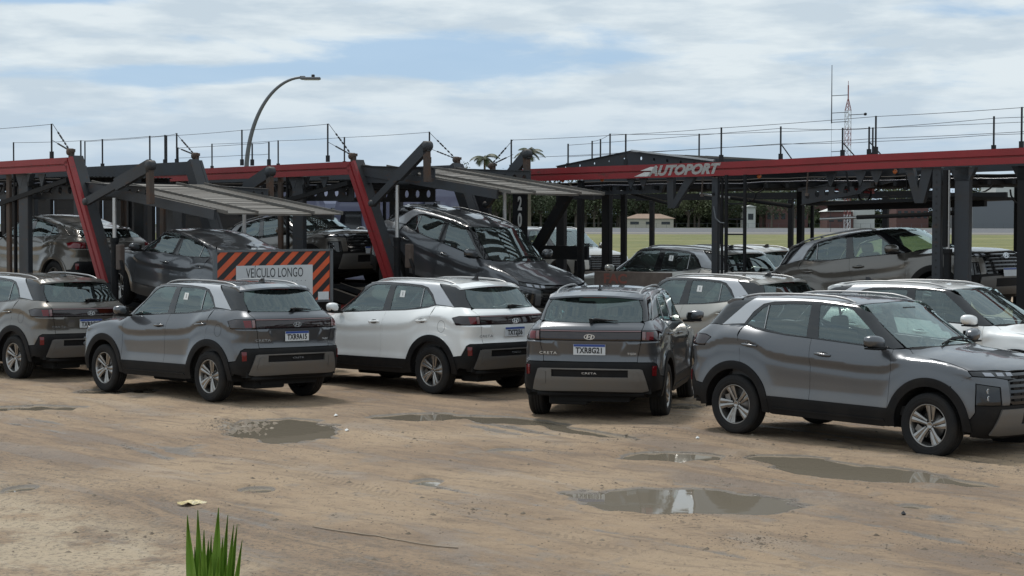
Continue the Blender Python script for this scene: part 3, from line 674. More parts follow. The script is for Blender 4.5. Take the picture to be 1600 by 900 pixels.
    # --- roof rails, antenna
    for sg in (1, -1):
        m = MB(); pts = []
        for i in range(19):
            x = .14 - 1.62 * i / 18; t = i / 18; lift_ = .034 * min(1, 6 * t, 6 * (1 - t)) ** .6 if 0 < t < 1 else -.005
            pts.append((x, sg * (.555 - .025 * t), float(solT(x, .555)) + lift_))
        m.tube(pts, .013, 8); B(m, 'roof_rail', 'satin_metal')
    m = MB(); zf = float(solT(-1.32, 0)); m.prism([(-1.25, -.0, zf), (-1.33, 0, zf + .055), (-1.38, 0, zf + .06), (-1.39, 0, zf)], (0, -.012, 0), (0, .012, 0)); m.box((-1.32, 0, zf + .004), (.15, .05, .012), ch=.004); B(m, 'antenna', 'gloss_black')
    # --- cabin
    for sg in (1, -1):
        m = MB(); m.box((.18, sg * .37, .62), (.52, .50, .16), ch=.05); m.box((-.12, sg * .37, .94), (.14, .48, .62), Matrix.Rotation(R(-12), 3, 'Y'), ch=.05); m.box((-.20, sg * .37, 1.33), (.10, .26, .17), Matrix.Rotation(R(-8), 3, 'Y'), ch=.04); B(m, 'seat', 'seat_cloth')
    m = MB(); m.box((-.78, 0, .62), (.50, 1.25, .16), ch=.05); m.box((-1.06, 0, .93), (.14, 1.25, .58), Matrix.Rotation(R(-14), 3, 'Y'), ch=.05)
    for y in (-.38, .38): m.box((-1.13, y, 1.28), (.09, .25, .13), ch=.04)
    B(m, 'rear_seat', 'seat_cloth')
    m = MB(); m.box((.82, 0, .92), (.42, 1.36, .26), ch=.06); m.box((.64, .37, 1.06), (.10, .34, .10), ch=.03); m.box((.60, 0, 1.04), (.03, .28, .17)); B(m, 'dashboard', 'cabin_plastic')
    m = MB(); c = Vector((.52, .37, 1.01)); M3 = Matrix.Rotation(R(65), 3, 'Y')
    m.tube([c + M3 @ Vector((.18 * math.cos(a), .18 * math.sin(a), 0)) for a in [2 * math.pi * i / 20 for i in range(21)]], .014, 6, cap=False); m.bar(c + M3 @ Vector((0, -.17, 0)), c + M3 @ Vector((0, .17, 0)), .02, .06); B(m, 'steering_wheel', 'cabin_plastic')
    m = MB(); m.box((-.2, 0, .46), (2.4, 1.5, .10)); m.box((-.3, .76, .75), (2.2, .05, .62)); m.box((-.3, -.76, .75), (2.2, .05, .62)); m.box((-1.55, 0, .78), (.75, 1.2, .55))
    m.box((.45, 0, 1.50), (.05, .22, .07)); B(m, 'cabin_lining', 'cabin_plastic')
    # --- fuel flap on the left flank
    m = MB(); f0 = [conv('R', 's', -1.50 + .075 * math.cos(t), .975 + .085 * math.sin(t)) for t in [2 * math.pi * i / 26 for i in range(26)]]
    f1 = [conv('R', 's', -1.50 + .071 * math.cos(t), .975 + .081 * math.sin(t)) for t in [2 * math.pi * i / 26 for i in range(26)]]
    panel(m, 'R', f0, [f1], off=.0012, fl=0, gap=0, step=.03, only=1); B(m, 'fuel_flap', 'black_plastic')
    # --- wheels
    rim = None
    for x in (1.305, -1.305):
        for sg in (1, -1):
            if rim is None:
                w = rim_mesh().build('wheel', 'alloy', root); t = tyre_mesh().build('tyre', 'rubber', w); k = brake_mesh().build('brake', 'brake_steel', w); h = back_mesh().build('wheel_back', 'under', w); rim = w
            else:
                w = rim.copy(); COL.objects.link(w); w.parent = root
                for c_ in list(rim.children): d = c_.copy(); COL.objects.link(d); d.parent = w
            w.location = (x, sg * .775, .345); spin = rng.uniform(0, 1.2)
            w.rotation_euler = (0, spin, 0 if sg > 0 else math.pi)
    return root
def sym2(pts):
    """top chart: mirror in y (second coordinate)"""
    return pts + [(x, -y) for x, y in pts[::-1] if abs(y) > 1e-6]
def handle(door, x, z, sg):
    m = MB(); m2 = MB()
    P = lift('S', [(x + dx, z + dz) for dx, dz in ((-.105, .004), (-.085, .006), (-.04, .004), (.04, -.002), (.085, -.004), (.105, -.006))])
    o = np.array([.004, .026, .036, .036, .024, .004])
    m.tube([(p[0], sg * (p[1] + k), p[2]) for p, k in zip(P, o)], [.011, .014, .015, .015, .014, .011], 8)
    m.build('door_handle', PAINT, door)
    e = [(x + .075 * math.cos(t), z + .030 * math.sin(t)) for t in [2 * math.pi * i / 18 for i in range(18)]]
    panel(m2, 'S', e, off=.0015, fl=0, gap=0, step=.03, only=sg); m2.build('handle_recess', 'gloss_black', door)

# ------------------------------------------------------------------ ground: one sheet with ruts, hollows and a gentle rise of the airfield
def vnoise(x, y, seed):
    """smooth value noise, numpy"""
    r = np.random.default_rng(seed); T = r.random((256, 256)); xi = np.floor(x).astype(int); yi = np.floor(y).astype(int); fx = x - xi; fy = y - yi
    fx = fx * fx * (3 - 2 * fx); fy = fy * fy * (3 - 2 * fy); g = lambda a, b: T[a % 256, b % 256]
    return (g(xi, yi) * (1 - fx) + g(xi + 1, yi) * fx) * (1 - fy) + (g(xi, yi + 1) * (1 - fx) + g(xi + 1, yi + 1) * fx) * fy - .5
#   centre x, y, half width, half depth, turn (deg), depth
PUD = [(1.45, 16.35, .93, .70, -24, .07), (1.66, 19.45, .54, .48, -8, .06), (2.90, 19.25, .50, .38, -30, .04), (3.08, 18.95, .40, .30, -40, .04), (3.45, 18.25, .80, .54, -35, .065), (4.05, 17.62, .55, .26, -40, .045),
       (-2.70, 22.0, .62, 1.25, 10, .065), (-1.26, 23.4, .56, .58, -30, .06), (-.05, 23.05, .85, .30, -44, .075), (.95, 21.6, .90, .22, -58, .075), (-6.35, 24.5, .62, .45, 0, .08),
       (-.80, 17.5, .15, .26, 0, .035), (-.05, 19.95, .26, .22, 0, .03), (3.48, 16.05, .18, .14, -50, .03), (-5.75, 26.95, .62, .5, 0, .05), (2.3, 24.75, .24, .40, 0, .04), (-2.35, 17.0, .16, .22, 0, .028), (-4.5, 17.0, .16, .35, 0, .028)]
WATER = -.012
def ground_h(x, y, fine=True):
    x = np.asarray(x, float); y = np.asarray(y, float)
    d = np.hypot(x, y); far = np.clip((d - 90) / 510, 0, 1); h = 1.2 * far ** .9
    k = np.clip((60 - d) / 20, 0, 1)
    h = h + k * (.030 * vnoise(x * .55 + 9, y * .35, 1) + .016 * vnoise(x * 1.7, y * 1.1 + 4, 2) + .019)
    if fine:
        h = h + k * (.011 * vnoise(x * 5, y * 4, 3) + .007 * vnoise(x * 13, y * 11, 4) + .005 * vnoise(x * 29, y * 25, 5))
        # wheel ruts of trucks, all running towards the right foreground
        q = .81 * x + .586 * y; t = .586 * x - .81 * y
        for i_, o in enumerate((4.9, 5.7, 6.1, 6.9, 7.25, 8.2, 8.55, 9.3, 9.7, 10.8, 11.2, 12.6, 13.1, 15.0, 15.4, 17.2)):
            dq = q - o - .22 * np.sin(t * .33 + o * 1.7) - .05 * np.sin(t * 1.3 + o); am = .5 + .5 * np.sin(t * .45 + o * 2.1)
            h = h + k * am * (-.018 * np.exp(-(dq / .085) ** 2) + .009 * np.exp(-((np.abs(dq) - .15) / .05) ** 2))
        h = h + k * .012 * vnoise(q * 2.6, t * .5, 12) + k * .007 * vnoise(q * 7, t * 1.2, 13)
    for (cx, cy, a, b, r, dp) in PUD:
        c, s = math.cos(R(r)), math.sin(R(r)); u = ((x - cx) * c + (y - cy) * s) / a; v = (-(x - cx) * s + (y - cy) * c) / b
        rr = np.sqrt(u * u + v * v) + .38 * vnoise(x * 3.1 + cx, y * 2.3, 8) + .16 * vnoise(x * 9, y * 7, 9)
        m = 1 / (1 + np.exp((rr - 1) * 9)); h = h * (1 - m * .9) + m * (WATER - dp * .55) + .007 * np.exp(-((rr - 1.35) / .16) ** 2) * k
    return h
def axis(lo, hi, st, ext, n):
    a = np.arange(lo, hi + st / 2, st); g = np.geomspace(st, ext, n); r = hi + np.cumsum(g); l = lo - np.cumsum(g); return np.concatenate([l[::-1], a, r])
gx = axis(-8.2, 8.2, .036, 260, 54); gy = axis(12.2, 28, .032, 230, 58); gy = gy[gy > -300]
X, Y = np.meshgrid(gx, gy, indexing='ij'); Z = ground_h(X, Y)
nx, ny = X.shape; me = bpy.data.meshes.new('ground'); me.vertices.add(nx * ny); me.vertices.foreach_set('co', np.stack([X, Y, Z], -1).ravel())
I = np.arange(nx * ny).reshape(nx, ny); q = np.stack([I[:-1, :-1], I[1:, :-1], I[1:, 1:], I[:-1, 1:]], -1).reshape(-1, 4)
me.loops.add(q.size); me.loops.foreach_set('vertex_index', q.ravel()); me.polygons.add(len(q)); me.polygons.foreach_set('loop_start', np.arange(len(q)) * 4)
me.polygons.foreach_set('loop_total', np.full(len(q), 4)); me.polygons.foreach_set('use_smooth', np.ones(len(q), bool)); me.update()
def sand_material():
    m = bpy.data.materials.new('wet_sand'); m.use_nodes = True; t = m.node_tree; b = t.nodes['Principled BSDF']; L = t.links.new
    g = N(t, 'ShaderNodeNewGeometry'); P = g.outputs['Position']
    def noise(sc, det=6, rough=.6, vec=P, dist=0.):
        n = N(t, 'ShaderNodeTexNoise'); n.inputs['Scale'].default_value = sc; n.inputs['Detail'].default_value = det; n.inputs['Roughness'].default_value = rough; n.inputs['Distortion'].default_value = dist; L(vec, n.inputs['Vector']); return n.outputs[0]
    def ramp(v, a, c, lo=0., hi=1., sm=True):
        r = N(t, 'ShaderNodeMapRange'); r.interpolation_type = 'SMOOTHSTEP' if sm else 'LINEAR'; L(v, r.inputs[0]); r.inputs[1].default_value = a; r.inputs[2].default_value = c; r.inputs[3].default_value = lo; r.inputs[4].default_value = hi; return r.outputs[0]
    def mix(f, a, c):
        n = N(t, 'ShaderNodeMix', data_type='RGBA'); L(f, n.inputs['Factor'])
        for v, k in ((a, 'A'), (c, 'B')):
            if isinstance(v, tuple): n.inputs[k].default_value = v + (1,)
            else: L(v, n.inputs[k])
        return n.outputs['Result']
    sp = N(t, 'ShaderNodeSeparateXYZ'); L(P, sp.inputs[0])
    def streak(deg, sx, sy):   # rotate into the driving direction, then stretch along it
        r = N(t, 'ShaderNodeMapping'); L(P, r.inputs[0]); r.inputs['Rotation'].default_value = (0, 0, R(-deg)); s_ = N(t, 'ShaderNodeMapping'); L(r.outputs[0], s_.inputs[0]); s_.inputs['Scale'].default_value = (sx, sy, 1); return s_
    mp = streak(-53, .28, 1.5)
    st = noise(1.1, 9, .68, mp.outputs[0], .6)
    mp2 = streak(-40, .4, 2.4)
    st2 = noise(2.2, 8, .7, mp2.outputs[0], .4)
    big = noise(.22, 5); mid = noise(1.6, 8, .65); fine = noise(38, 5, .7); grit = noise(160, 2, .5)
    c = mix(ramp(st, .42, .60), (0.339, 0.237, 0.151), (0.204, 0.144, 0.099))
    c = mix(ramp(big, .40, .62, 0, .8), c, (0.445, 0.327, 0.214))
    c = mix(ramp(st2, .50, .66, 0, .6), c, (0.183, 0.134, 0.095))
    c = mix(ramp(mid, .57, .66, 0, .6), c, (0.281, 0.233, 0.186))
    mp3 = streak(-50, .75, 1.5); c = mix(mth(t, 'MULTIPLY', ramp(noise(5.2, 9, .72, mp3.outputs[0], .5), .53, .66, 0, .55), ramp(noise(.7, 4), .40, .60, .25, 1.)), c, (0.155, 0.118, 0.086)); c = mix(ramp(noise(14, 7, .75), .58, .64, 0, .65), c, (0.106, 0.082, 0.062)); c = mix(ramp(fine, .56, .72, 0, .5), c, (0.099, 0.077, 0.058)); c = mix(ramp(grit, .62, .74, 0, .35), c, (0.401, 0.345, 0.266))
    # paler drift of dry sand with dark grit at the lower left of the yard
    pm = mth(t, 'MULTIPLY', ramp(mth(t, 'ADD', mth(t, 'MULTIPLY', sp.outputs[0], .8), mth(t, 'MULTIPLY', sp.outputs[1], .6)), 6.9, 5.9), ramp(noise(1.3, 6, .65), .40, .54)); c = mix(mth(t, 'MULTIPLY', pm, .8), c, (0.523, 0.421, 0.297))
    gm = mth(t, 'MULTIPLY', ramp(mth(t, 'ADD', mth(t, 'MULTIPLY', sp.outputs[0], .8), mth(t, 'MULTIPLY', sp.outputs[1], .6)), 8.2, 7.2), ramp(noise(22, 6, .8), .50, .60)); c = mix(mth(t, 'MULTIPLY', gm, .65), c, (0.126, 0.112, 0.092))
    # wet mud round the hollows: depends on real height of the ground there
    wet = ramp(mth(t, 'ADD', sp.outputs[2], mth(t, 'MULTIPLY', mth(t, 'SUBTRACT', noise(7, 5), .5), .016)), WATER + .003, WATER + .015, 1, 0)
    near = ramp(sp.outputs[1], 50, 55, 1, 0, False); wet = mth(t, 'MULTIPLY', wet, near)
    silt = ramp(mth(t, 'ADD', sp.outputs[2], mth(t, 'MULTIPLY', mth(t, 'SUBTRACT', noise(4, 5), .5), .02)), WATER + .003, WATER + .013, .6, 0); silt = mth(t, 'MULTIPLY', silt, near)
    c = mix(silt, c, (0.349, 0.326, 0.296)); c = mix(mth(t, 'MULTIPLY', wet, .75), c, (0.118, 0.092, 0.067))
    # airfield grass and runway further off
    gr = mix(ramp(noise(.05, 6, .7), .40, .62), (.125, .135, .032), (.19, .18, .055)); gr = mix(ramp(noise(.35, 4), .5, .7, 0, .7), gr, (.060, .080, .020))
    yy = mth(t, 'ADD', sp.outputs[1], mth(t, 'MULTIPLY', mth(t, 'SUBTRACT', noise(.08, 4), .5), 14.))
    c = mix(ramp(yy, 66, 72), c, gr)
    for y0, y1, col in ((318, 330, (.16, .14, .08)), (330, 342, (.12, .115, .105)), (342, 575, (.105, .107, .115)), (575, 5000, (.06, .075, .03))):
        f = mth(t, 'MULTIPLY', ramp(sp.outputs[1], y0, y0 + 2), ramp(sp.outputs[1], y1, y1 + 2, 1, 0)); c = mix(f, c, col)
    f = mth(t, 'MULTIPLY', ramp(sp.outputs[1], 352, 353), ramp(sp.outputs[1], 372, 373, 1, 0)); c = mix(mth(t, 'MULTIPLY', f, .75), c, (.27, .24, .19))
    L(mth(t, 'SUBTRACT', mth(t, 'SUBTRACT', .90, ramp(st, .52, .60, 0, .32)), mth(t, 'MULTIPLY', wet, .45)), b.inputs['Roughness'])
    bp = N(t, 'ShaderNodeBump'); bp.inputs['Strength'].default_value = 1.; bp.inputs['Distance'].default_value = .045
    # tread marks: chevrons pressed along a few wheel lines
    q = mth(t, 'ADD', mth(t, 'MULTIPLY', sp.outputs[0], .81), mth(t, 'MULTIPLY', sp.outputs[1], .586)); tt = mth(t, 'SUBTRACT', mth(t, 'MULTIPLY', sp.outputs[0], .586), mth(t, 'MULTIPLY', sp.outputs[1], .81)); tread = None
    for o, w in ((6.55, .11), (7.05, .12), (8.9, .12), (10.1, .10), (11.9, .12), (14.1, .12)):
        d = mth(t, 'ABSOLUTE', mth(t, 'ADD', mth(t, 'SUBTRACT', q, o), mth(t, 'MULTIPLY', mth(t, 'SINE', mth(t, 'MULTIPLY', tt, .4)), .2)))
        cv = mth(t, 'MULTIPLY', mth(t, 'GREATER_THAN', mth(t, 'SINE', mth(t, 'MULTIPLY', mth(t, 'ADD', tt, mth(t, 'MULTIPLY', d, 1.1)), 62.)), .1), mth(t, 'LESS_THAN', d, w)); tread = cv if tread is None else mth(t, 'ADD', tread, cv)
    tread = mth(t, 'MULTIPLY', tread, ramp(noise(.55, 3), .50, .58))
    c = mix(mth(t, 'MULTIPLY', tread, .30), c, (.13, .098, .068))
    hh = mth(t, 'SUBTRACT', mth(t, 'ADD', mth(t, 'MULTIPLY', fine, .55), mth(t, 'ADD', mth(t, 'MULTIPLY', grit, .14), mth(t, 'MULTIPLY', noise(9, 7, .7), .7))), mth(t, 'MULTIPLY', tread, .5))
    L(c, b.inputs['Base Color']); L(hh, bp.inputs['Height']); L(bp.outputs[0], b.inputs['Normal']); return m
me.materials.append(sand_material()); go = bpy.data.objects.new('ground', me); link(go); go['kind'] = 'structure'

def water_material():
    m = bpy.data.materials.new('muddy_water'); m.use_nodes = True; t = m.node_tree; b = t.nodes['Principled BSDF']
    b.inputs['Base Color'].default_value = (.20, .172, .132, 1); b.inputs['Roughness'].default_value = .03; b.inputs['IOR'].default_value = 1.33; b.inputs['Specular IOR Level'].default_value = .42
    g = N(t, 'ShaderNodeNewGeometry'); n = N(t, 'ShaderNodeTexNoise'); n.inputs['Scale'].default_value = 5; t.links.new(g.outputs['Position'], n.inputs['Vector'])
    bp = N(t, 'ShaderNodeBump'); bp.inputs['Strength'].default_value = .04; bp.inputs['Distance'].default_value = .01; t.links.new(n.outputs[0], bp.inputs['Height']); t.links.new(bp.outputs[0], b.inputs['Normal'])
    return m
WM = water_material(); MATS['muddy_water'] = WM
for ip, (cx, cy, a, b_, r, dp) in enumerate(PUD):
    m = MB(); WZ = WATER - .0004 * ip; c, s = math.cos(R(r)), math.sin(R(r)); n = 28
    m.add([(cx, cy, WZ)] + [(cx + c * a * 1.28 * math.cos(t) - s * b_ * 1.28 * math.sin(t), cy + s * a * 1.28 * math.cos(t) + c * b_ * 1.28 * math.sin(t), WZ) for t in [2 * math.pi * i / n for i in range(n)]],
          [(0, i + 1, (i + 1) % n + 1) for i in range(n)])
    m.build('puddle', WM, recalc=False)['kind'] = 'structure'
def gz(x, y): return float(ground_h(x, y))

# ------------------------------------------------------------------ the cars
base = build_suv()
def plate_text(car, txt, name='number_plate', align=0.):
    for ch in car.children:
        if ch.name.split('.')[0] == name:
            m = MB(); fx = -1 if name == 'number_plate' else 1
            add_text(m, txt, .098, (ch.location.x + (-2.1325 if fx < 0 else 2.1875), -align * fx if fx < 0 else align, (.882 if fx < 0 else .602)), (0, fx, 0), (0, 0, 1), sx=.80, bold=.003, depth=.002, spacing=1.06)
            return m.build('plate_number', 'ink', ch)
SUVS = [  # x, y, z, yaw, pitch, roll, paint, plate, label, group
 (4.10, 21.087, 0, -45.64, -.90, .07, 'paint_graphite', None, 'graphite grey SUV at the right edge, facing right with its side in view'),
 (1.41, 24.922, 0, 77.67, 0, -.04, 'paint_graphite', 'TXR8G21', 'graphite grey SUV seen square from behind, number plate TXR8G21'),
 (-1.495, 27.847, 0, 136.45, -.47, .29, 'paint_white', 'TXT2J36', 'white SUV with its tail to the viewer, number plate TXT2J36'),
 (-4.401, 26.608, 0, 134.45, -.68, .70, 'paint_graphite', 'TXR9A15', 'graphite grey SUV in front of the VEÍCULO LONGO board, number plate TXR9A15'),
 (-8.092, 30.372, .0, 135.55, .36, .63, 'paint_bronze', 'TXR9C', 'bronze grey SUV cut by the left edge, tail to the viewer, number plate starting TXR9C'),
 (3.047, 29.715, .02, 134.1, -.27, .18, 'paint_sand', None, 'pale sand grey SUV behind the grey one seen square from behind, sticker on its window'),
 (6.014, 25.214, .02, -40.19, -.89, -.23, 'paint_white', None, 'white SUV standing behind the graphite one at the right edge, windshield towards the right'),
]
DECK = [
 (6.44, 30.79, .773, -46.02, 8.36, .19, 'paint_bronze', None, 'bronze SUV on the right-hand car carrier, nose raised behind the thick grey post'),
 (-.718, 33.25, .906, -43.64, -12.37, -.68, 'paint_graphite', None, 'dark grey SUV driving nose-down off the middle car carrier'),
 (2.95, 34.0, .43, 134.0, 1.0, 0, 'paint_sand', None, 'sand grey SUV low on the right-hand carrier behind the rusty board with faded red letters'),
]
cars = []
for i, (x, y, z, yaw, pt, rl, pc, pl, lab) in enumerate(SUVS + DECK):
    c = base if i == 0 else copy_tree(base, None, pc, skip=('plate_number',))
    M = Matrix.Translation((x, y, z)) @ Matrix.Rotation(R(yaw), 4, 'Z') @ Matrix.Rotation(R(-pt), 4, 'Y') @ Matrix.Rotation(R(rl), 4, 'X')
    c.matrix_world = M; tag(c, lab, 'car', 'SUVs parked on the sandy yard' if i < len(SUVS) else 'cars on the car carriers'); cars.append((c, pl))
for c, pl in cars:
    if pl: plate_text(c, pl, align=.042 if len(pl) < 7 else 0.)
# silver pillar trim takes the body colour family: white cars keep it silver too (as in the photograph)

# ---- carriers stand on this frame: s runs towards the rear of the trailer, w across it, z up
U = Vector((.70, -.714, 0)).normalized(); NW = Vector((-U.y, U.x, 0))
ORG = {'A': Vector((-7.57, 31.8, 0)), 'B': Vector((-2.90, 33.6, 0)), 'C': Vector((7.64, 27.7, 0))}
YAW = math.degrees(math.atan2(U.y, U.x))
def on_deck(tr, s, w, z): p = ORG[tr] + U * s + NW * w; return (p.x, p.y, z)
def put_car(src, tr, s, z, back, pitch, pc, lab, w=1.3, grp='cars on the car carriers', dyaw=0):
    c = copy_tree(src, None, pc, skip=('plate_number',)); p = on_deck(tr, s, w, z)
    c.matrix_world = Matrix.Translation(p) @ Matrix.Rotation(R(YAW + (180 if back else 0) + dyaw), 4, 'Z') @ Matrix.Rotation(R(-pitch), 4, 'Y'); tag(c, lab, 'car', grp); return c
put_car(base, 'B', -3.0, 1.03, False, 8, 'paint_bronze', 'bronze SUV inside the middle carrier, headlight showing right above the striped board')
c9 = copy_tree(base, None, 'paint_sand', skip=('plate_number',)); c9.matrix_world = Matrix.Translation((4.15, 38.0, .38)) @ Matrix.Rotation(R(134), 4, 'Z'); tag(c9, 'pale SUV mostly hidden behind the nose-up bronze car, only roof and tail showing', 'car', 'cars on the car carriers')
c6 = copy_tree(base, None, 'paint_sand', skip=('plate_number',)); c6.matrix_world = Matrix.Translation((1.15, 47.5, .72)) @ Matrix.Rotation(R(-55), 4, 'Z'); tag(c6, 'silver SUV far back behind the middle carrier, seen between the black posts', 'car', 'cars on the car carriers')

# ---- smaller hatchbacks on the left carrier: lower, tapering roof, red corner lamps
def hatch_from(src, pc):
    root = empty('parked_hatchback')
    def dz(P):
        x, y, z = P.T.copy(); zb = beltz(x); h = 1 - .38 * sst(-.1, -1.6, x) - .10 * sst(-.5, -1.6, x)
        z2 = np.where(z > zb, zb + (z - zb) * h, z); z2 = np.where(z2 > .35, .35 + (z2 - .35) * .87, z2)
        fw = 1 + .0 * x; y2 = y * .955; return np.stack([x * .945, y2, z2], -1)
    def rec(o, par, keep):
        nm = o.name.split('.')[0]
        if nm in ('roof_rail', 'plate_number', 'sill_rib', 'badge', 'sticker', 'fuel_flap'): return
        c = o.copy(); COL.objects.link(c); c.parent = par
        if nm == 'wheel': c.location = (o.location.x * .955, o.location.y * .96, .335); c.scale = (.96, 1, .96)
        kp = keep or nm == 'wheel'
        if c.type == 'MESH' and not kp:
            c.data = o.data.copy(); n = len(c.data.vertices); co = np.empty(n * 3); c.data.vertices.foreach_get('co', co); P = dz(co.reshape(-1, 3)); c.data.vertices.foreach_set('co', P.ravel()); c.data.update()
            repaint(c, pc)
            sw = {'pillar_trim': pc, 'wheel_arch_trim': pc, 'sill_trim': pc, 'rear_pillar': pc, 'taillight': 'red_lens', 'light_bar': pc, 'bevel_glint': pc, 'clear_lamp': 'red_lens', 'rear_skid_plate': 'black_plastic'}
            if nm in sw:
                for sl in c.material_slots: sl.link = 'OBJECT'; sl.material = MATS[sw[nm]]
        elif c.type == 'MESH' and kp: pass
        for ch in list(o.children): rec(ch, c, kp)
    for ch in list(src.children): rec(ch, root, False)
    return root
h1 = hatch_from(base, 'paint_graphite')
M1 = Matrix.Translation(on_deck('A', 1.95, 1.3, .90)) @ Matrix.Rotation(R(YAW + 180), 4, 'Z') @ Matrix.Rotation(R(-6.5), 4, 'Y')
h1.matrix_world = M1; tag(h1, 'dark grey hatchback with low sloping roof at the back of the left carrier', 'car', 'cars on the car carriers')
put_car(h1, 'A', -2.6, 1.14, True, 2, 'paint_bronze', 'bronze hatchback deep in the left carrier, its red corner lamp beside the slanting red post')

# ------------------------------------------------------------------ car carriers
class Fr:
    """mesh builder in trailer coordinates (s, w, z)"""
    def __init__(s, tr): s.tr = tr; s.m = MB()
    def p(s, q): return Vector((q[0], q[1], q[2]))
    def bar(s, a, b, w, h, up=(0, 0, 1), mi=0): s.m.bar(s.p(a), s.p(b), w, h, up, mi); return s
    def tube(s, pts, r, n=8, mi=0): s.m.tube([s.p(q) for q in pts], r, n, mi); return s
    def box(s, c, d, mi=0): s.m.box(c, d, mi=mi); return s
    def build(s, name, mat_, par): return s.m.build(name, mat_, par)
def carrier_root(tr, lab):
    r = empty('car_carrier'); r.location = ORG[tr]; r.rotation_euler = (0, 0, math.atan2(U.y, U.x)); tag(r, lab, 'car carrier', 'car carriers'); return r
def side_beam(par, tr, pts, w, sgn, h=.235, name='side_beam', mat_='trailer_red', inner='trailer_steel'):
    """folded steel side beam: two raised flanges with a channel between, red outside"""
    m = MB(); y0 = w; n = len(pts)
    prof = [(.0, h / 2), (-.055, h / 2), (-.055, .012), (-.025, .004), (-.025, -.010), (-.055, -.020), (-.055, -h / 2), (.0, -h / 2), (.03, -h / 2), (.03, h / 2)]
    V = []; Fc = []; k = len(prof)
    for (s_, z) in pts:
        for (o, dz_) in prof: V.append((s_, y0 + o * sgn, z + dz_))
    for i in range(n - 1):
        for j in range(k): Fc.append((i * k + j, i * k + (j + 1) % k, i * k + k + (j + 1) % k, i * k + k + j))
    Fc += [tuple(range(k)), tuple((n - 1) * k + j for j in range(k))[::-1]]
    m.add(V, Fc)
    for i, f in enumerate(Fc):
        if i < (n - 1) * k and (i % k) in (7, 8): m.m[len(m.m) - len(Fc) + i] = 1
    return m.build(name, [mat_, inner], par)
def girder(par, s0, s1, w, z0, z1, h0, h1, holes=9, name='perforated_girder', th=.02, mat_='trailer_steel'):
    """plate girder with a row of round lightening holes and flanges"""
    from mathutils import geometry as G_
    out = [(s0, z0 - h0 / 2), (s1, z1 - h1 / 2), (s1, z1 + h1 / 2), (s0, z0 + h0 / 2)]; V = [Vector(p) for p in out]; E_ = [(0, 1), (1, 2), (2, 3), (3, 0)]; hs = []
    for i in range(holes):
        t = (i + .6) / (holes + .2); c = (s0 + (s1 - s0) * t, z0 + (z1 - z0) * t); r = min(h0, h1) * .21; b = len(V); hp = [(c[0] + r * math.cos(2 * math.pi * k / 14), c[1] + r * 1.15 * math.sin(2 * math.pi * k / 14)) for k in range(14)]
        V += [Vector(p) for p in hp]; E_ += [(b + k, b + (k + 1) % 14) for k in range(14)]; hs.append(hp)
    r = geometry.delaunay_2d_cdt(V, E_, [], 0, 1e-6); pv = [v[:] for v in r[0]]; fc = [tuple(f) for f in r[2]]
    cen = np.array([[sum(pv[i][0] for i in f) / 3, sum(pv[i][1] for i in f) / 3] for f in fc]); k = inpoly(out, cen)
    for hp in hs: k &= ~inpoly(hp, cen)
    fc = [f for f, q_ in zip(fc, k) if q_]; m = MB(); nv = len(pv)
    ed = {}
    for f in fc:
        for i in range(3): ed[(f[i], f[(i + 1) % 3])] = 1
    be = [e for e in ed if (e[1], e[0]) not in ed]
    m.add([(a, w - th / 2, b) for a, b in pv] + [(a, w + th / 2, b) for a, b in pv], fc + [tuple(i + nv for i in f[::-1]) for f in fc] + [(a, b, b + nv, a + nv) for a, b in be])
    for q_ in (0, 1):
        sg = 1 if q_ else -1
        m.bar((s0, w, z0 + sg * h0 / 2), (s1, w, z1 + sg * h1 / 2), .08, .012)
    return m.build(name, mat_, par)
def deck(par, s0, s1, z0, z1, name='ramp', w0=.12, w1=2.48, lip=True):
    """slatted loading ramp: two checker-plate runners with raised edges over cross slats"""
    d = Vector((s1 - s0, 0, z1 - z0)).normalized(); up = Vector((-d.z, 0, d.x)); L = (Vector((s1, 0, z1)) - Vector((s0, 0, z0))).length; at = lambda t, w, h=0.: Vector((s0, w, z0)) + d * t + up * h
    rt = MB()
    for w in (w0, w1): rt.bar(at(0, w, -.08), at(L * .93, w, -.06), .05, .16, up)
    rt.bar(at(.02, w0, -.08), at(.02, w1, -.08), .08, .12, up); rt.bar(at(L * .5, w0 + .03, -.09), at(L * .5, w1 - .03, -.09), .06, .10, up)
    root = rt.build(name, 'trailer_steel', par)
    for wa, wb in ((w0 + .03, w0 + .62), (w1 - .62, w1 - .03)):
        m = MB(); n = int(L / .11)
        for i in range(n):
            t = L * (i + .5) / n; m.box(at(t, (wa + wb) / 2, -.004), (L / n * .55, wb - wa, .014), Matrix.Rotation(math.atan2(-d.z, d.x), 3, 'Y'))
        for w in (wa, wb): m.bar(at(0, w, .012), at(L, w, .012), .018, .055, up)
        m.bar(at(L * .985, wa, -.01), at(L * .985, wb, -.01), .10, .02, up)
        m.build('runner', 'ramp_plate', root)
    m = MB(); n = int(L / .17)
    for i in range(n):
        t = L * (i + .5) / n; m.box(at(t, (w0 + w1) / 2, -.02 + rng.uniform(-.006, .006)), (L / n * .66, w1 - w0 - 1.30, .035), Matrix.Rotation(math.atan2(-d.z, d.x), 3, 'Y'))
    m.build('slats', 'ramp_plate', root)
    m = MB()
    for w in (w0 + .02, w1 - .02): m.bar(at(0, w, .045), at(L * .96, w, .045), .02, .010, up)
    return root
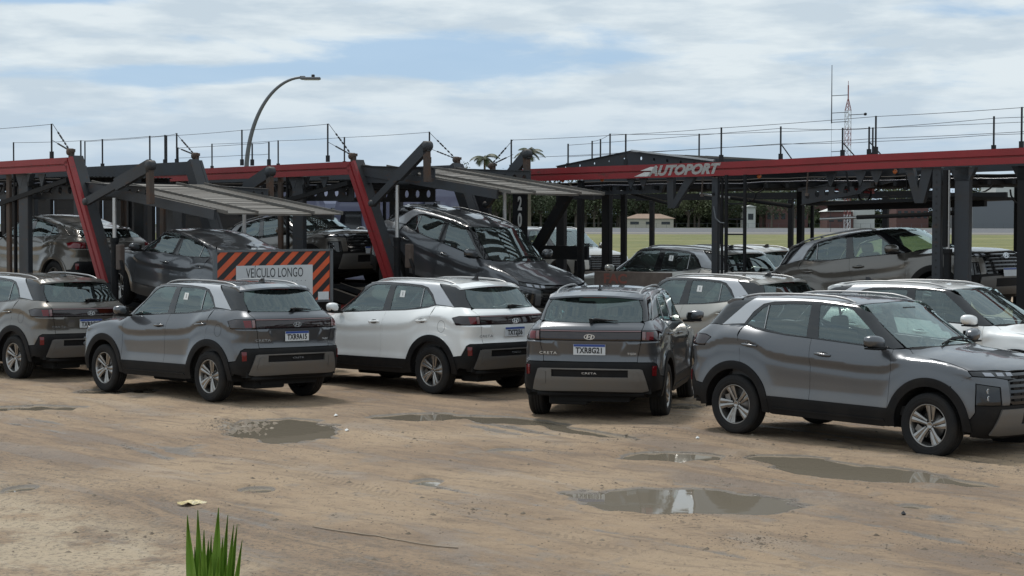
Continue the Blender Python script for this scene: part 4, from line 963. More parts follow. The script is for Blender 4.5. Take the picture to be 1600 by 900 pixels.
def lift_arm(par, w, pk, piv=(.70, 2.80), foot=(0, -.62)):
    m = MB(); a = (piv[0], w, piv[1]); b = (pk[0], w, pk[1]); mid = (piv[0] * .52 + pk[0] * .48, w, piv[1] * .52 + pk[1] * .48)
    m.bar(a, mid, .07, .13); m.bar(mid, b, .09, .20); m.lathe([(0, -.06), (.085, -.06), (.085, .06), (0, .06)], 14, c=b); m.lathe([(0, -.055), (.06, -.055), (.06, .055), (0, .055)], 12, c=a)
    r = m.build('lift_arm', 'trailer_steel', par)
    m = MB(); m.bar((b[0] - .02, w, b[2] - .02), (b[0] + foot[0], w, b[2] + foot[1]), .09, .10, (1, 0, 0)); m.build('arm_link', 'rusty_steel', r); return r
def cylinder(par, s, w, zt, zb=.8, zm=2.2):
    m = MB(); m.tube([(s, w, zm - .3), (s, w, zt)], .034, 10); r = m.build('hydraulic_rod', 'bright_steel', par)
    m = MB(); m.tube([(s, w, zb), (s, w, zm)], .062, 10); m.tube([(s, w, zm - .05), (s, w, zm + .02)], .075, 10); m.build('hydraulic_barrel', 'trailer_black', r)
def post(par, s, w, z0, z1, ds=.30, dw=.16, mat_='trailer_steel', name='post', holes=False):
    m = MB(); m.box((s, w, (z0 + z1) / 2), (ds, dw, z1 - z0), ch=.012)
    if name == 'post': m.prism([(s - ds / 2 - .10, w, z1 - .01), (s + ds / 2 + .10, w, z1 - .01), (s + ds / 2 - .01, w, z1 - .22), (s - ds / 2 + .01, w, z1 - .22)], (0, -.02 - dw * .3, 0), (0, .02 + dw * .3, 0))
    if holes:
        for i in range(int((z1 - z0) / .11)): m.lathe([(0, -dw / 2 - .003), (.018, -dw / 2 - .003)], 10, c=(s, w, z0 + .06 + i * .11), mi=1)
    return m.build(name, [mat_, 'ink'], par)
def rail(par, pts, wires=(1., .55), thick=.022, brace=()):
    """railing: posts [(s, w, z0, z1)] joined by wires at fractions of the post height"""
    for i, (s, w, z0, z1) in enumerate(pts):
        m = MB(); m.bar((s, w, z0), (s, w, z1), thick, thick); m.box((s, w, z0 + .05), (.06, .05, .12))
        if i in brace: m.bar((s + .02, w, z0 + (z1 - z0) * .45), (s + .25, w, z0), .016, .016)
        m.build('rail_post', 'wire', par)
    for f in wires:
        m = MB(); P = [(s, w, z0 + (z1 - z0) * f - .01) for s, w, z0, z1 in pts]
        Q = []
        for a, b in zip(P[:-1], P[1:]):
            for k in range(6): t = k / 6; Q.append((a[0] + (b[0] - a[0]) * t, a[1] + (b[1] - a[1]) * t, a[2] + (b[2] - a[2]) * t - .008 * math.sin(math.pi * t)))
        Q.append(P[-1]); m.tube(Q, .0042, 5); m.build('rail_wire', 'wire', par)
def tensioner(par, s, w, z, ps, pz):
    """wire tensioner at the beam end, chain-linked to the last railing post"""
    m = MB(); m.box((s, w, z + .05), (.10, .07, .14), ch=.01); m.lathe([(0, -.05), (.06, -.05), (.06, .05), (0, .05)], 12, c=(s - .03, w, z + .10)); m.box((s + .06, w, z + .12), (.06, .05, .05)); r = m.build('tensioner', 'rusty_steel', par)
    for zz in (pz, z + (pz - z) * .52):
        m = MB(); a = Vector((ps, w, zz)); b = Vector((s - .05, w, z + .12)); m.tube([a, b], .005, 5)
        for t in (.35, .45, .52, .62, .74, .86): m.box(a.lerp(b, t), (.05, .022, .022), Matrix.Rotation(math.atan2(-(b.z - a.z), b.x - a.x), 3, 'Y'))
        m.build('tension_wire', 'wire', r)
def wheels(par, S_, w=(.25, 2.35)):
    for s in S_:
        for ww in w:
            m = MB(); m.lathe([(.20, -.13), (.38, -.15), (.47, -.14), (.50, -.10), (.50, .10), (.47, .14), (.38, .15), (.20, .13)], 32, c=(s, ww, .50)); t = m.build('tyre', 'rubber', par)
            m = MB(); m.lathe([(0, -.08), (.08, -.09), (.17, -.03), (.21, -.11), (.21, .11), (.17, .03), (0, .08)], 24, c=(s, ww, .50)); m.build('rim', 'satin_metal', t)
def slanted_post(par, w, sgn, mt='trailer_red'):
    m = MB(); a = (.05, w, 3.44); b = (1.10, w, 1.40)
    d = Vector((1.05, 0, -2.04)).normalized(); up = Vector((-d.z, 0, d.x)).normalized()
    # outer red face with the same folded channel
    prof = [(-.055, -.11), (-.055, -.02), (-.025, -.01), (-.025, .01), (-.055, .02), (-.055, .11), (0, .11), (0, -.11)]
    V = []; 
    for e in (Vector(a) - d * .10, Vector(b)):
        for o, k in prof: V.append(e + up * k + Vector((0, o * sgn, 0)))
    n = len(prof); m.add(V, [(j, (j + 1) % n, n + (j + 1) % n, n + j) for j in range(n)] + [tuple(range(n)), tuple(range(n, 2 * n))[::-1]])
    r = m.build('rear_post', mt, par)
    m = MB(); m.bar(Vector(a) + Vector((0, .105 * sgn, 0)) - d * .12, Vector(b) + Vector((0, .105 * sgn, 0)), .20, .215, up); m.build('post_box', 'trailer_steel', r)
    m = MB(); m.bar(b, (1.45, w, .75), .14, .2); m.build('post_foot', 'trailer_steel', r)
def lower_deck(par, s0, s1, z0, z1, lamps=True, w0=.05, w1=2.55):
    m = MB()
    for w in (w0, w1): m.bar((s0, w, z0 - .13), (s1, w, z1 - .13), .09, .20)
    n = int(abs(s1 - s0) / .6)
    for i in range(n + 1):
        t = i / n; s = s0 + (s1 - s0) * t; z = z0 + (z1 - z0) * t; m.bar((s, w0, z - .12), (s, w1, z - .12), .08, .12)
    r = m.build('lower_deck', 'trailer_black', par)
    for wa in (.22, 1.63):
        m = MB(); m.bar((s0, wa + .37, z0 - .03), (s1, wa + .37, z1 - .03), .74, .02); m.bar((s0, wa, z0 + .02), (s1, wa, z1 + .02), .03, .10); m.bar((s0, wa + .74, z0 + .02), (s1, wa + .74, z1 + .02), .03, .10); m.build('runway', 'trailer_black', r)
def end_face(par, s, z, mat_='trailer_red'):
    m = MB(); m.box((s, 1.3, z), (.12, 2.5, .16), ch=.01); r = m.build('rear_bumper', mat_, par)
    for w in (.25, .95, 1.65, 2.35): m = MB(); m.box((s + .065, w, z), (.02, .16, .08)); m.build('rear_lamp', 'red_lens', r)

def upper_deck(par, s0, s1, z, rough_=0):
    """sagging upper deck seen from below and edge-on: runners, cross members, pipes"""
    m = MB()
    for w in (.45, 1.05, 1.55, 2.15): m.bar((s0, w, z), (s1, w, z), .03, .12)
    n = int((s1 - s0) / .42)
    for i in range(n + 1): s = s0 + (s1 - s0) * i / n; m.bar((s, .05, z - .05), (s, 2.55, z - .05), .06, .07)
    r = m.build('upper_deck', 'trailer_black', par)
    for wa, wb in ((.38, 1.10), (1.50, 2.22)):
        m = MB(); m.box(((s0 + s1) / 2, (wa + wb) / 2, z + .07), (s1 - s0, wb - wa, .015)); m.build('deck_plate', 'perforated', r)
    return r
def clutter(par, s0, s1, seed):
    r = np.random.default_rng(seed)
    P = [(s0, .12, 3.22)]
    for i in range(int((s1 - s0) / .5)): P.append((s0 + (i + 1) * .5, .12, 3.20 + .006 * r.normal()))
    m = MB(); m.tube(P, .014, 6); m.build('brake_line', 'trailer_black', par); m = MB(); m.tube([(p[0], .16, p[2] - .05 + .006 * r.normal()) for p in P], .010, 6); m.build('air_line', 'cab_dark', par)
    for i in range(int((s1 - s0) / 1.3)):
        s = s0 + r.uniform(.3, s1 - s0 - .3); l = r.uniform(.12, .42)
        m = MB(); m.bar((s, .05, 3.30), (s + r.normal() * .03, .03, 3.28 - l), .035, .006); m.box((s, .03, 3.28 - l), (.06, .03, .05)); m.build('lashing_strap', 'board_rust' if r.random() < .5 else 'trailer_black', par)
    for i in range(int((s1 - s0) / 1.8)):
        s = s0 + r.uniform(.3, s1 - s0 - .5); m = MB(); m.prism([(s, .06, 3.30), (s + .24, .06, 3.30), (s + .12, .06, 3.06)], (0, -.012, 0), (0, .012, 0)); m.build('gusset', 'trailer_steel', par)
    for i in range(3):
        s = s0 + r.uniform(.5, s1 - s0 - .5); rr = r.uniform(.12, .2); m = MB(); m.tube([(s + rr * 1.3 * math.cos(t), .25, 3.14 + rr * math.sin(t)) for t in [math.pi * (1 + k / 8) for k in range(9)]], .013, 6); m.build('hanging_hose', 'trailer_black', par)
# --- left and middle carriers share one layout
for tr, lab, pk, pk2, ramp_, rails in (
    ('A', 'left car carrier with red beam, low grey ramp and striped board at its back', (2.61, 3.37), (2.07, 3.34), (.45, 4.35, 3.13, 2.60),
        dict(near=[(-8.0, 3.56, 4.2), (-5.6, 3.55, 4.18), (-3.3, 3.54, 4.15), (-.59, 3.57, 4.16)], far=[(-6.5, 3.5, 4.1), (-3.91, 3.49, 4.06), (-3.13, 3.48, 4.06), (-1.5, 3.52, 4.07), (-1.0, 3.51, 4.07), (-.62, 3.51, 4.09)], low=[(-6.0, 3.5, 3.84), (-2.99, 3.47, 3.84), (-2.70, 3.46, 3.82)])),
    ('B', 'middle car carrier with red beam and raised lift arm above the nose-down car', (2.16, 3.78), (1.78, 3.73), (.10, 3.95, 3.48, 2.96),
        dict(near=[(-9.0, 3.56, 4.2), (-5.9, 3.55, 4.22), (-3.33, 3.57, 4.25), (-.69, 3.58, 4.27)], far=[(-8.0, 3.6, 4.2), (-5.6, 3.6, 4.2), (-3.39, 3.60, 4.20), (-.8, 3.62, 4.22)], low=[(-5.5, 3.56, 3.97), (-3.0, 3.56, 3.98), (-2.47, 3.55, 3.99)]))):
    rt = carrier_root(tr, lab)
    side_beam(rt, tr, [(-11.5, 3.40), (-5.0, 3.405), (0.0, 3.445)], 0, 1); side_beam(rt, tr, [(-11.5, 3.40), (-5.0, 3.405), (0.0, 3.445)], 2.6, -1, mat_='trailer_steel')
    slanted_post(rt, 0, 1); slanted_post(rt, 2.6, -1, 'trailer_steel')
    for s, ds, mt in ((-1.66, .32, 'trailer_steel'), (-2.24, .12, 'rusty_steel'), (-2.02, .05, 'trailer_black'), (-5.6, .32, 'trailer_steel'), (-6.2, .14, 'rusty_steel'), (-9.4, .32, 'trailer_steel')):
        for w in (.10, 2.50): post(rt, s, w, .7, 3.32, ds, .10 if ds > .3 else .06, mt, 'post' if ds > .3 else 'slim_post')
    upper_deck(rt, -11.3, -.2, 3.18)
    girder(rt, -3.2, -.3, .30, 3.03, 3.01, .30, .30); girder(rt, -3.2, -.3, 2.3, 3.03, 3.01, .30, .30)
    s0, s1, z0, z1 = ramp_
    deck(rt, s0, s1, z0, z1)
    if tr == 'B':
        for w in (.13, 2.47): girder(rt, .0, 2.1, w, 3.34, 3.27, .30, .27, 8); 
    else:
        for w in (.13, 2.47): girder(rt, .3, 2.3, w, 3.03, 2.93, .20, .20, 8)
    lift_arm(rt, -.10, pk); lift_arm(rt, 2.70, pk2)
    for w in (-.02, 2.62): cylinder(rt, 1.42 if tr == 'A' else 1.27, w, 2.86 if tr == 'A' else 3.12, .8, 2.18)
    m = MB(); m.box((1.62, -.04, 1.88), (.14, .10, .42), ch=.02); m.build('valve_box', 'board_rust', rt)
    m = MB(); pp = [(1.55, -.05, 2.0), (1.75, -.07, 1.7), (1.78, -.05, 1.4), (1.70, -.03, 1.1), (1.60, .0, .9)]; m.tube(pp, .03, 8); m.build('hydraulic_hose', 'trailer_black', rt)
    m = MB(); m.bar((-3.5, .06, 2.62), (-.15, .04, 3.18), .05, .08); m.build('deck_brace', 'trailer_black', rt)
    rail(rt, [(s, .0, a, b) for s, a, b in rails['near']], (1.,)); rail(rt, [(s, .0, a, b) for s, a, b in rails['low']], (1., .5)); rail(rt, [(s, 2.6, a, b) for s, a, b in rails['far']], (1.,))
    n_ = rails['near'][-1]; tensioner(rt, .02, .02, 3.56, n_[0], n_[2]); f_ = rails['far'][-1]; tensioner(rt, .02, 2.58, 3.56, f_[0], f_[2])
    if tr == 'A': lower_deck(rt, -11, -.4, 1.0, 1.12); lower_deck(rt, -.4, 4.1, 1.10, .62)
    else: lower_deck(rt, -11, -.6, 1.25, 1.25); lower_deck(rt, -.6, 4.2, 1.28, .35)
    end_face(rt, -.35 if tr == 'B' else 4.12, .88 if tr == 'B' else .75)
    wheels(rt, (-1.2, -2.45) if tr == 'B' else (.2, -1.05))
    m = MB(); m.box((-6, 1.3, .78), (10, .9, .28)); m.build('chassis', 'trailer_black', rt)
    clutter(rt, -8., -.3, 5 if tr == 'A' else 6)
    # black wheel guard plates between the decks
    for w in (.06, 2.54): m = MB(); m.box((-2.9, w, .95), (4.6, .04, .30)); m.build('side_guard', 'trailer_black', rt)

# --- striped warning board on the back of the left carrier
def board():
    rt = empty('warning_board'); rt.matrix_world = Matrix.Translation(ORG['A'] + U * 4.20 + NW * 1.17 + Vector((0, 0, 1.595))) @ Matrix.Rotation(math.atan2(U.y, U.x), 4, 'Z')
    tag(rt, 'orange and black striped board reading VEÍCULO LONGO behind the grey SUV', 'sign')
    # local: x = outwards (rear), y across: photo left is -y ... right is +y
    Wd, Hd = 1.15, .415
    m = MB()
    for z in (-Hd, Hd): m.bar((0, -Wd, z), (0, Wd, z), .045, .035)
    for y in (-Wd, Wd): m.bar((0, y, -Hd - .09), (0, y, Hd + .02), .045, .06, (0, 1, 0))
    m.build('frame', 'galvanised', rt)
    m = MB(); m.box((.002, 0, 0), (.012, 2 * Wd - .06, 2 * Hd - .04)); pn = m.build('panel', 'board_orange', rt)
    m = MB(); k = .140; a_, b_ = Wd - .035, Hd - .022
    for i in range(-16, 22):
        y0 = i * 2 * k + .02     # stripe rising to the right, clipped to the panel
        poly = [(y0 - 1.2, -1.), (y0 - 1.2 + k, -1.), (y0 + 1.2 + k, 1.), (y0 + 1.2, 1.)]
        for ax, lim, sg in ((0, a_, 1), (0, -a_, -1), (1, b_, 1), (1, -b_, -1)):
            o = []
            for j in range(len(poly)):
                p, q_ = poly[j - 1], poly[j]; ip = (p[ax] - lim) * sg <= 0; iq = (q_[ax] - lim) * sg <= 0
                if ip != iq: t = (lim - p[ax]) / (q_[ax] - p[ax]); o.append((p[0] + (q_[0] - p[0]) * t, p[1] + (q_[1] - p[1]) * t))
                if iq: o.append(q_)
            poly = o
            if len(poly) < 3: break
        if len(poly) >= 3: m.add([(.0105, y, z) for y, z in poly], [tuple(range(len(poly)))])
    m.build('stripes', 'ink', pn)
    m = MB(); m.box((.014, .0, -.07), (.006, 1.52, .50)); pl = m.build('plate', 'board_grey', rt)
    m = MB(); add_text(m, 'VEÍCULO LONGO', .215, (.0185, .0, .055), (0, 1, 0), (0, 0, 1), sx=.66, depth=.001)
    add_text(m, 'COMPRIMENTO 22,50 METROS', .045, (.0185, .0, -.085), (0, 1, 0), (0, 0, 1), sx=1.1, depth=.001, spacing=1.5) if False else None
    for i in range(15): m.box((.0182, -.62 + i * .088, -.075), (.001, .012, .012))
    m.build('lettering', 'ink', pl)
    m = MB(); m.box((.018, Wd - .17, -Hd + .085), (.006, .22, .13)); m.build('label_plate', 'plate_white', rt)
board()

# --- right carrier
rt = carrier_root('C', 'right car carrier with a long red side beam lettered AUTOPORT')
CB = [(-11.45, 3.355), (-8.4, 3.375), (-5.34, 3.39), (-2.87, 3.44), (0.0, 3.475), (4.0, 3.49)]
sb = side_beam(rt, 'C', CB, 0, 1); side_beam(rt, 'C', CB, 2.6, -1)
m = MB(); V, Fc = text_mesh('AUTOPORT', .232, bold=.013, shear=.32, sx=1.25, depth=.002, spacing=1.0)
V = [(x, y, z) for x, y, z in V]
sc_ = -6.62; m.add([(sc_ + x + y * .05, -.0575 - abs(z), 3.382 + y + x * .012) for x, y, z in V], Fc)
for k, (z0, z1, a) in enumerate(((3.400, 3.465, -.02), (3.300, 3.375, -.16))):
    x0 = -7.56 + a; m.add([(x0 - .02, -.0585, z0 - .012), (x0 + .34 + k * .02, -.0585, z0 - .012), (x0 + .40 + k * .02, -.0585, z1 - .012), (x0 + .22, -.0585, z1 - .012)], [(0, 1, 2, 3)])
m.build('lettering', 'white_paint', sb)
for s, ds, dw, mt, hol in ((-1.08, .26, .10, 'trailer_steel', 0), (-1.53, .16, .09, 'trailer_steel', 1), (-5.96, .13, .08, 'trailer_steel', 0), (-5.82, .04, .04, 'trailer_black', 0), (.02, .30, .10, 'trailer_black', 0), (-9.16, .12, .08, 'trailer_black', 0), (2.6, .26, .1, 'trailer_steel', 0)):
    post(rt, s, .06, .62, 3.33 if s > -5 else 3.25, ds, dw, mt, 'post' if ds > .2 else 'slim_post', holes=bool(hol))
for s, ds, dw in ((-10.75, .20, .12), (-10.30, .12, .08), (-5.98, .12, .10), (-5.72, .06, .05), (-1.55, .14, .1), (.6, .3, .12)): post(rt, s, 2.5, .6, 3.25, ds, dw, 'trailer_black', 'slim_post')
cylinder(rt, -1.30, -.02, 3.28, .8, 2.05)
m = MB(); m.tube([(-1.32, -.06, 3.28), (-1.32, -.06, 2.1)], .045, 10); m.build('cylinder_sleeve', 'trailer_black', rt)
# ladder
m = MB()
for s in (-5.60, -5.20): m.bar((s, -.10, 3.28), (s, -.10, .9), .035, .05, (1, 0, 0))
for i in range(9): m.bar((-5.60, -.10, 3.05 - i * .26), (-5.20, -.10, 3.05 - i * .26), .025, .025)
m.build('ladder', 'trailer_black', rt)
# brackets, struts and plates under the beam
for s0, s1, sb_, zt, zb in ((-7.05, -6.50, -7.02, 3.26, 2.72), (-2.12, -1.70, -1.93, 3.33, 2.78)):
    m = MB()
    m.prism([(s0, .05, zt), (s0 + .15, .05, zt), (sb_ + .14, .05, zb), (sb_, .05, zb)], (0, -.03, 0), (0, .05, 0)); m.prism([(s1 - .10, .05, zt), (s1 + .10, .05, zt), (sb_ + .16, .05, zb), (sb_ + .03, .05, zb)], (0, -.035, 0), (0, .045, 0)); m.build('bracket', 'trailer_steel', rt)
girder(rt, -9.2, -7.95, .25, 3.09, 3.09, .20, .20, 5); girder(rt, -4.25, -3.05, .22, 2.90, 3.06, .26, .22, 6)
for a in ([(-7.98, 3.24), (-7.2, 3.24), (-7.32, 3.0), (-7.95, 2.98)], [(-3.06, 3.32), (-2.36, 3.33), (-2.46, 3.12), (-2.95, 3.02), (-3.06, 2.96)]):
    m = MB(); m.prism([(s, .22, z) for s, z in a], (0, -.03, 0), (0, .03, 0)); m.build('gusset_plate', 'trailer_steel', rt)
for P in ([(-9.04, .4, 3.15), (-8.2, .4, 3.00), (-7.1, .4, 2.76)], [(-4.01, .4, 2.53), (-3.27, .4, 2.56), (-2.05, .4, 2.60), (-1.2, .4, 2.64)], [(-6.6, .4, 2.98), (-5.9, .4, 2.90), (-4.6, .4, 2.75)]):
    m = MB(); m.tube(P[:2], .022, 8); r_ = m.build('lift_rod', 'bright_steel', rt); m = MB(); m.tube(P[1:], .035, 8); m.build('lift_barrel', 'trailer_black', r_)
m = MB(); m.bar((-4.4, .35, 3.02), (-1.9, .35, 3.28), .10, .06); m.build('deck_arm', 'trailer_steel', rt)
m = MB(); m.bar((-5.3, 1.9, 3.12), (-4.0, 1.9, 3.02), .08, .10); m.build('cross_beam', 'trailer_red', rt)
upper_deck(rt, -11.2, 3.6, 3.14)
m = MB(); m.bar((-4.2, 1.0, 2.78), (-1.2, 1.0, 2.86), 1.5, .05); m.bar((-4.2, .9, 2.72), (-1.2, .9, 2.78), .08, .10); m.build('lowered_deck', 'trailer_black', rt)
for s, w, r_ in ((-3.2, .5, .16), (-.3, .4, .22), (.3, .5, .16), (-5.4, .3, .15)):
    m = MB(); m.tube([(s + r_ * math.cos(t) * .8, w, 2.98 + r_ * math.sin(t)) for t in [math.pi * (1 + k / 8) for k in range(9)]], .014, 6); m.build('hanging_hose', 'trailer_black', rt)
m = MB(); m.tube([(-5.92, -.05, 2.75), (-5.86, -.07, 2.55), (-5.75, -.08, 2.47), (-5.62, -.08, 2.46)], .012, 6); m.build('loose_cable', 'galvanised', rt)
for s in (-9.6, -5.0, -2.3, -8.6): m = MB(); m.lathe([(0, -.02), (.035, -.02), (.04, 0), (.03, .02), (0, .03)], 10, c=(s, .03, 3.25 if s < -3 else 3.28)); m.build('marker_lamp', 'amber_lamp', rt)
# humped roof decks above the beam
girder(rt, -10.3, -8.35, .6, 3.49, 3.66, .10, .26, 5, 'hump_girder'); girder(rt, -8.35, -6.7, .6, 3.66, 3.50, .26, .14, 5, 'hump_girder')
m = MB(); m.bar((-8.35, .55, 3.79), (-6.4, .55, 3.56), .05, .03); m.build('hump_edge', 'bright_steel', rt)
deck(rt, -8.15, -5.4, 3.70, 3.52, 'hump_deck', .75, 2.45)
lower_deck(rt, -11, -4.6, .43, .45); lower_deck(rt, -4.6, 3.0, .40, 1.15)
m = MB(); m.box((-3, 1.3, .45), (13, .9, .22)); m.build('chassis', 'trailer_black', rt)
wheels(rt, (1.0, 2.2, -9.6, -10.8))
clutter(rt, -11., 3.4, 9)
rail(rt, [(-10.94, 0, 3.46, 4.05), (-8.0, 0, 3.50, 4.06), (-5.80, 0, 3.52, 4.10), (-2.65, 0, 3.57, 4.17), (-.06, 0, 3.58, 4.20), (3.5, 0, 3.6, 4.22)], (1., .42))
rail(rt, [(-10.3, .9, 3.5, 3.98), (-5.22, .9, 3.55, 4.13), (-3.93, .9, 3.58, 4.06), (-3.40, .9, 3.58, 4.06), (-1.07, .9, 3.58, 4.14), (2.5, .9, 3.6, 4.15)], (.96, .5), brace=(1, 2, 3))
rail(rt, [(-11.26, 2.6, 3.58, 4.12), (-11.03, 2.6, 3.57, 4.15), (-10.77, 2.6, 3.57, 4.25), (-8.46, 2.6, 3.61, 4.17), (-4.5, 2.6, 3.6, 4.15), (0, 2.6, 3.6, 4.15)], (1.,))
tensioner(rt, -11.5, .05, 3.46, -10.94, 4.05)
# yard number on a dark upright at the front of the right carrier
m = MB(); m.box((-10.95, .25, 2.35), (.36, .05, 1.5)); up_ = m.build('number_plate_post', 'trailer_black', rt)
m = MB(); add_text(m, '2', .36, (-10.93, .222, 2.82), (1, 0, 0), (0, 0, 1), sx=.62, bold=.012, depth=.003); add_text(m, '0', .36, (-10.93, .222, 2.50), (1, 0, 0), (0, 0, 1), sx=.62, bold=.012, depth=.003); m.build('painted_number', 'white_paint', up_)
m = MB(); m.bar((-10.95, .4, 1.6), (-9.70, .4, 3.15), .12, .20); m.build('diagonal_strut', 'trailer_black', rt)
m = MB(); m.box((-9.9, .38, 1.90), (1.25, .06, .26)); m.build('side_panel', 'trailer_black', rt)

# --- rusty board with faded letters in front of the low sand grey car
rb = empty('rusty_board'); rb.matrix_world = Matrix.Translation((2.05, 31.55, 1.50)) @ Matrix.Rotation(R(-46), 4, 'Z'); tag(rb, 'rusty board with faded red lettering under the sand grey car behind the roofs', 'sign')
m = MB(); m.box((0, 0, 0), (1.75, .05, .26), ch=.006); bb = m.build('panel', 'board_rust', rb)
m = MB(); add_text(m, 'FAC', .22, (-.38, -.027, 0), (1, 0, 0), (0, 0, 1), sx=1.35, bold=.008, depth=.002); m.build('lettering', 'faded_red', bb)
m = MB()
for s in (-.75, .75): m.bar((s, .04, -1.45), (s, .04, -.1), .05, .05)
m.build('stand', 'rusty_steel', rb)

# --- fourth carrier further back, only its dark posts and decks show
U4 = Vector((.70, -.714, 0)); r4 = empty('car_carrier'); r4.location = (9.6, 34.3, 0); r4.rotation_euler = (0, 0, math.atan2(U.y, U.x)); tag(r4, 'dark carrier frame standing behind the right-hand carrier, black posts against the grass', 'car carrier', 'car carriers')
for s in (-11.5, -7.4, -3.2, 3.5):
    for w in (0, 2.5): post(r4, s, w, .5, 3.0, .12, .08, 'trailer_black', 'slim_post')
m = MB(); m.bar((-12, 0, 3.05), (-2, 0, 3.05), .06, .10); m.bar((-12, 2.5, 3.05), (-2, 2.5, 3.05), .06, .10)
m.build('upper_deck', 'trailer_black', r4); lower_deck(r4, -12, 4, .35, .35)
wheels(r4, (-10, 2, 3.2))

r5 = empty('car_carrier'); r5.location = (-6.2, 48.5, 0); r5.rotation_euler = (0, 0, math.atan2(U.y, U.x)); tag(r5, 'dark carrier added far behind the left one, shutting out sky between its posts', 'car carrier', 'car carriers')  # made-up carrier, added to darken the view behind the left one
for s in np.arange(-14, 8.1, 2.75):
    for w in (0, 2.5): post(r5, float(s), w, .5, 3.3, .26, .12, 'trailer_black', 'slim_post')
m = MB()
for z in (1.2, 3.3): m.bar((-14.2, 0, z), (8.2, 0, z), .1, .22); m.bar((-14.2, 2.5, z), (8.2, 2.5, z), .1, .22)
for i in range(28): m.bar((-14 + i * .8, 0, 3.2), (-14 + i * .8, 2.5, 3.2), .08, .1)
m.build('upper_deck', 'trailer_black', r5); lower_deck(r5, -14, 8, 1.3, 1.3)
for k_, s in enumerate(np.arange(-13.9, 7.9, 2.75)):
    m = MB()
    for z in np.arange(1.45, 3.1, .26): m.bar((float(s) + .1, .04, z), (float(s) + 2.68, .04, z), .03, .27)
    m.build('sky_blocker', 'trailer_black', r5)  # overlapping dark slats added to block the bright sky behind
wheels(r5, (-12, -10.8, 3.2, 4.4))
# ------------------------------------------------------------------ truck cabs behind the carriers
def cab(loc, yaw, label, tall=3.3):
    rt = empty('truck_cab'); rt.matrix_world = Matrix.Translation(loc) @ Matrix.Rotation(R(yaw), 4, 'Z'); tag(rt, label, 'truck', 'truck cabs behind the carriers')
    m = MB(); h = tall
    prof = [(-1.1, .9), (1.05, .9), (1.15, 1.5), (1.12, 2.0), (.92, h - .45), (.55, h - .05), (.2, h), (-1.05, h - .05), (-1.1, h - .2)]
    n = len(prof); V = [(x, s * (1.22 - max(0, z - 1.9) * .07), z) for s in (-1, 1) for x, z in prof]
    m.add(V, [tuple(range(n)), tuple(range(n, 2 * n))[::-1]] + [(i, i + n, (i + 1) % n + n, (i + 1) % n) for i in range(n)]); m.build('cab_body', 'cab_lavender', rt)
    for s in (-1, 1):
        m = MB(); m.prism([(.1, s * 1.19, 1.95), (.88, s * 1.19, 1.95), (.72, s * 1.16, 2.62), (.1, s * 1.16, 2.62)], (0, -.02, 0), (0, .02, 0)); m.build('side_window', 'gloss_black', rt)
        m = MB(); m.box((1.05, s * 1.48, 2.3), (.14, .22, .62), ch=.04); m.bar((.95, s * 1.2, 2.5), (1.05, s * 1.45, 2.5), .04, .04); m.build('wing_mirror', 'cab_dark', rt)
        m = MB(); m.lathe([(.2, -.13), (.4, -.15), (.5, -.1), (.5, .1), (.4, .15), (.2, .13)], 28, c=(.3, s * 1.05, .5)); m.build('tyre', 'rubber', rt)
    m = MB(); m.prism([(1.135, -1.05, 1.98), (1.135, 1.05, 1.98), (.965, 1.0, h - .55), (.965, -1.0, h - .55)], (0, 0, 0), (.02, 0, .004)); m.build('windshield', 'gloss_black', rt)
    m = MB(); m.box((.1, 0, .7), (2.3, 2.3, .4), ch=.05); m.box((-1.16, .2, 2.6), (.03, .5, .5)); m.build('chassis', 'cab_dark', rt)
    return rt
cab((-4.35, 44.5, .1), -38, 'lavender blue truck cab seen through the middle carrier above the bronze car', 3.25)
cab((-2.55, 42.5, .1), 140, 'dark blue truck cab behind the roof of the nose-down grey car', 3.3)

# ------------------------------------------------------------------ street lamp, mast, aerial
sl = empty('street_lamp', (-10.75, 75, gz(-10.75, 75))); tag(sl, 'curved grey street lamp rising above the left carriers', 'street lamp')
m = MB(); P = [(0, 0, 0), (0, 0, 2.5), (.02, 0, 4.4)]
for k_ in range(1, 25):   # smooth quarter-ellipse bend
    t = math.pi / 2 * k_ / 24; P.append((.02 + 2.28 * (1 - math.cos(t)), 0, 4.4 + 3.91 * math.sin(t)))
m.tube(P, [.10 - .052 * i_ / (len(P) - 1) for i_ in range(len(P))], 12); m.build('pole', 'galvanised', sl)
m = MB(); m.box((2.62, 0, 8.27), (.80, .30, .10), ch=.03); m.box((2.3, 0, 8.30), (.22, .2, .14), ch=.03); lh = m.build('lamp_head', 'galvanised', sl)
m = MB(); m.lathe([(0, 0), (.07, 0), (.07, .09), (0, .11)], 12, 'z', c=(2.72, 0, 8.33)); m.build('light_sensor', 'ink', lh)
m = MB(); m.box((2.66, 0, 8.212), (.6, .22, .02)); m.build('lens', 'plate_white', lh)
mx_, my_ = 72.2, 400.0; mz = gz(mx_, my_)
ms = empty('lattice_mast', (mx_, my_, mz)); tag(ms, 'red and white lattice mast standing beyond the right-hand carrier', 'mast')
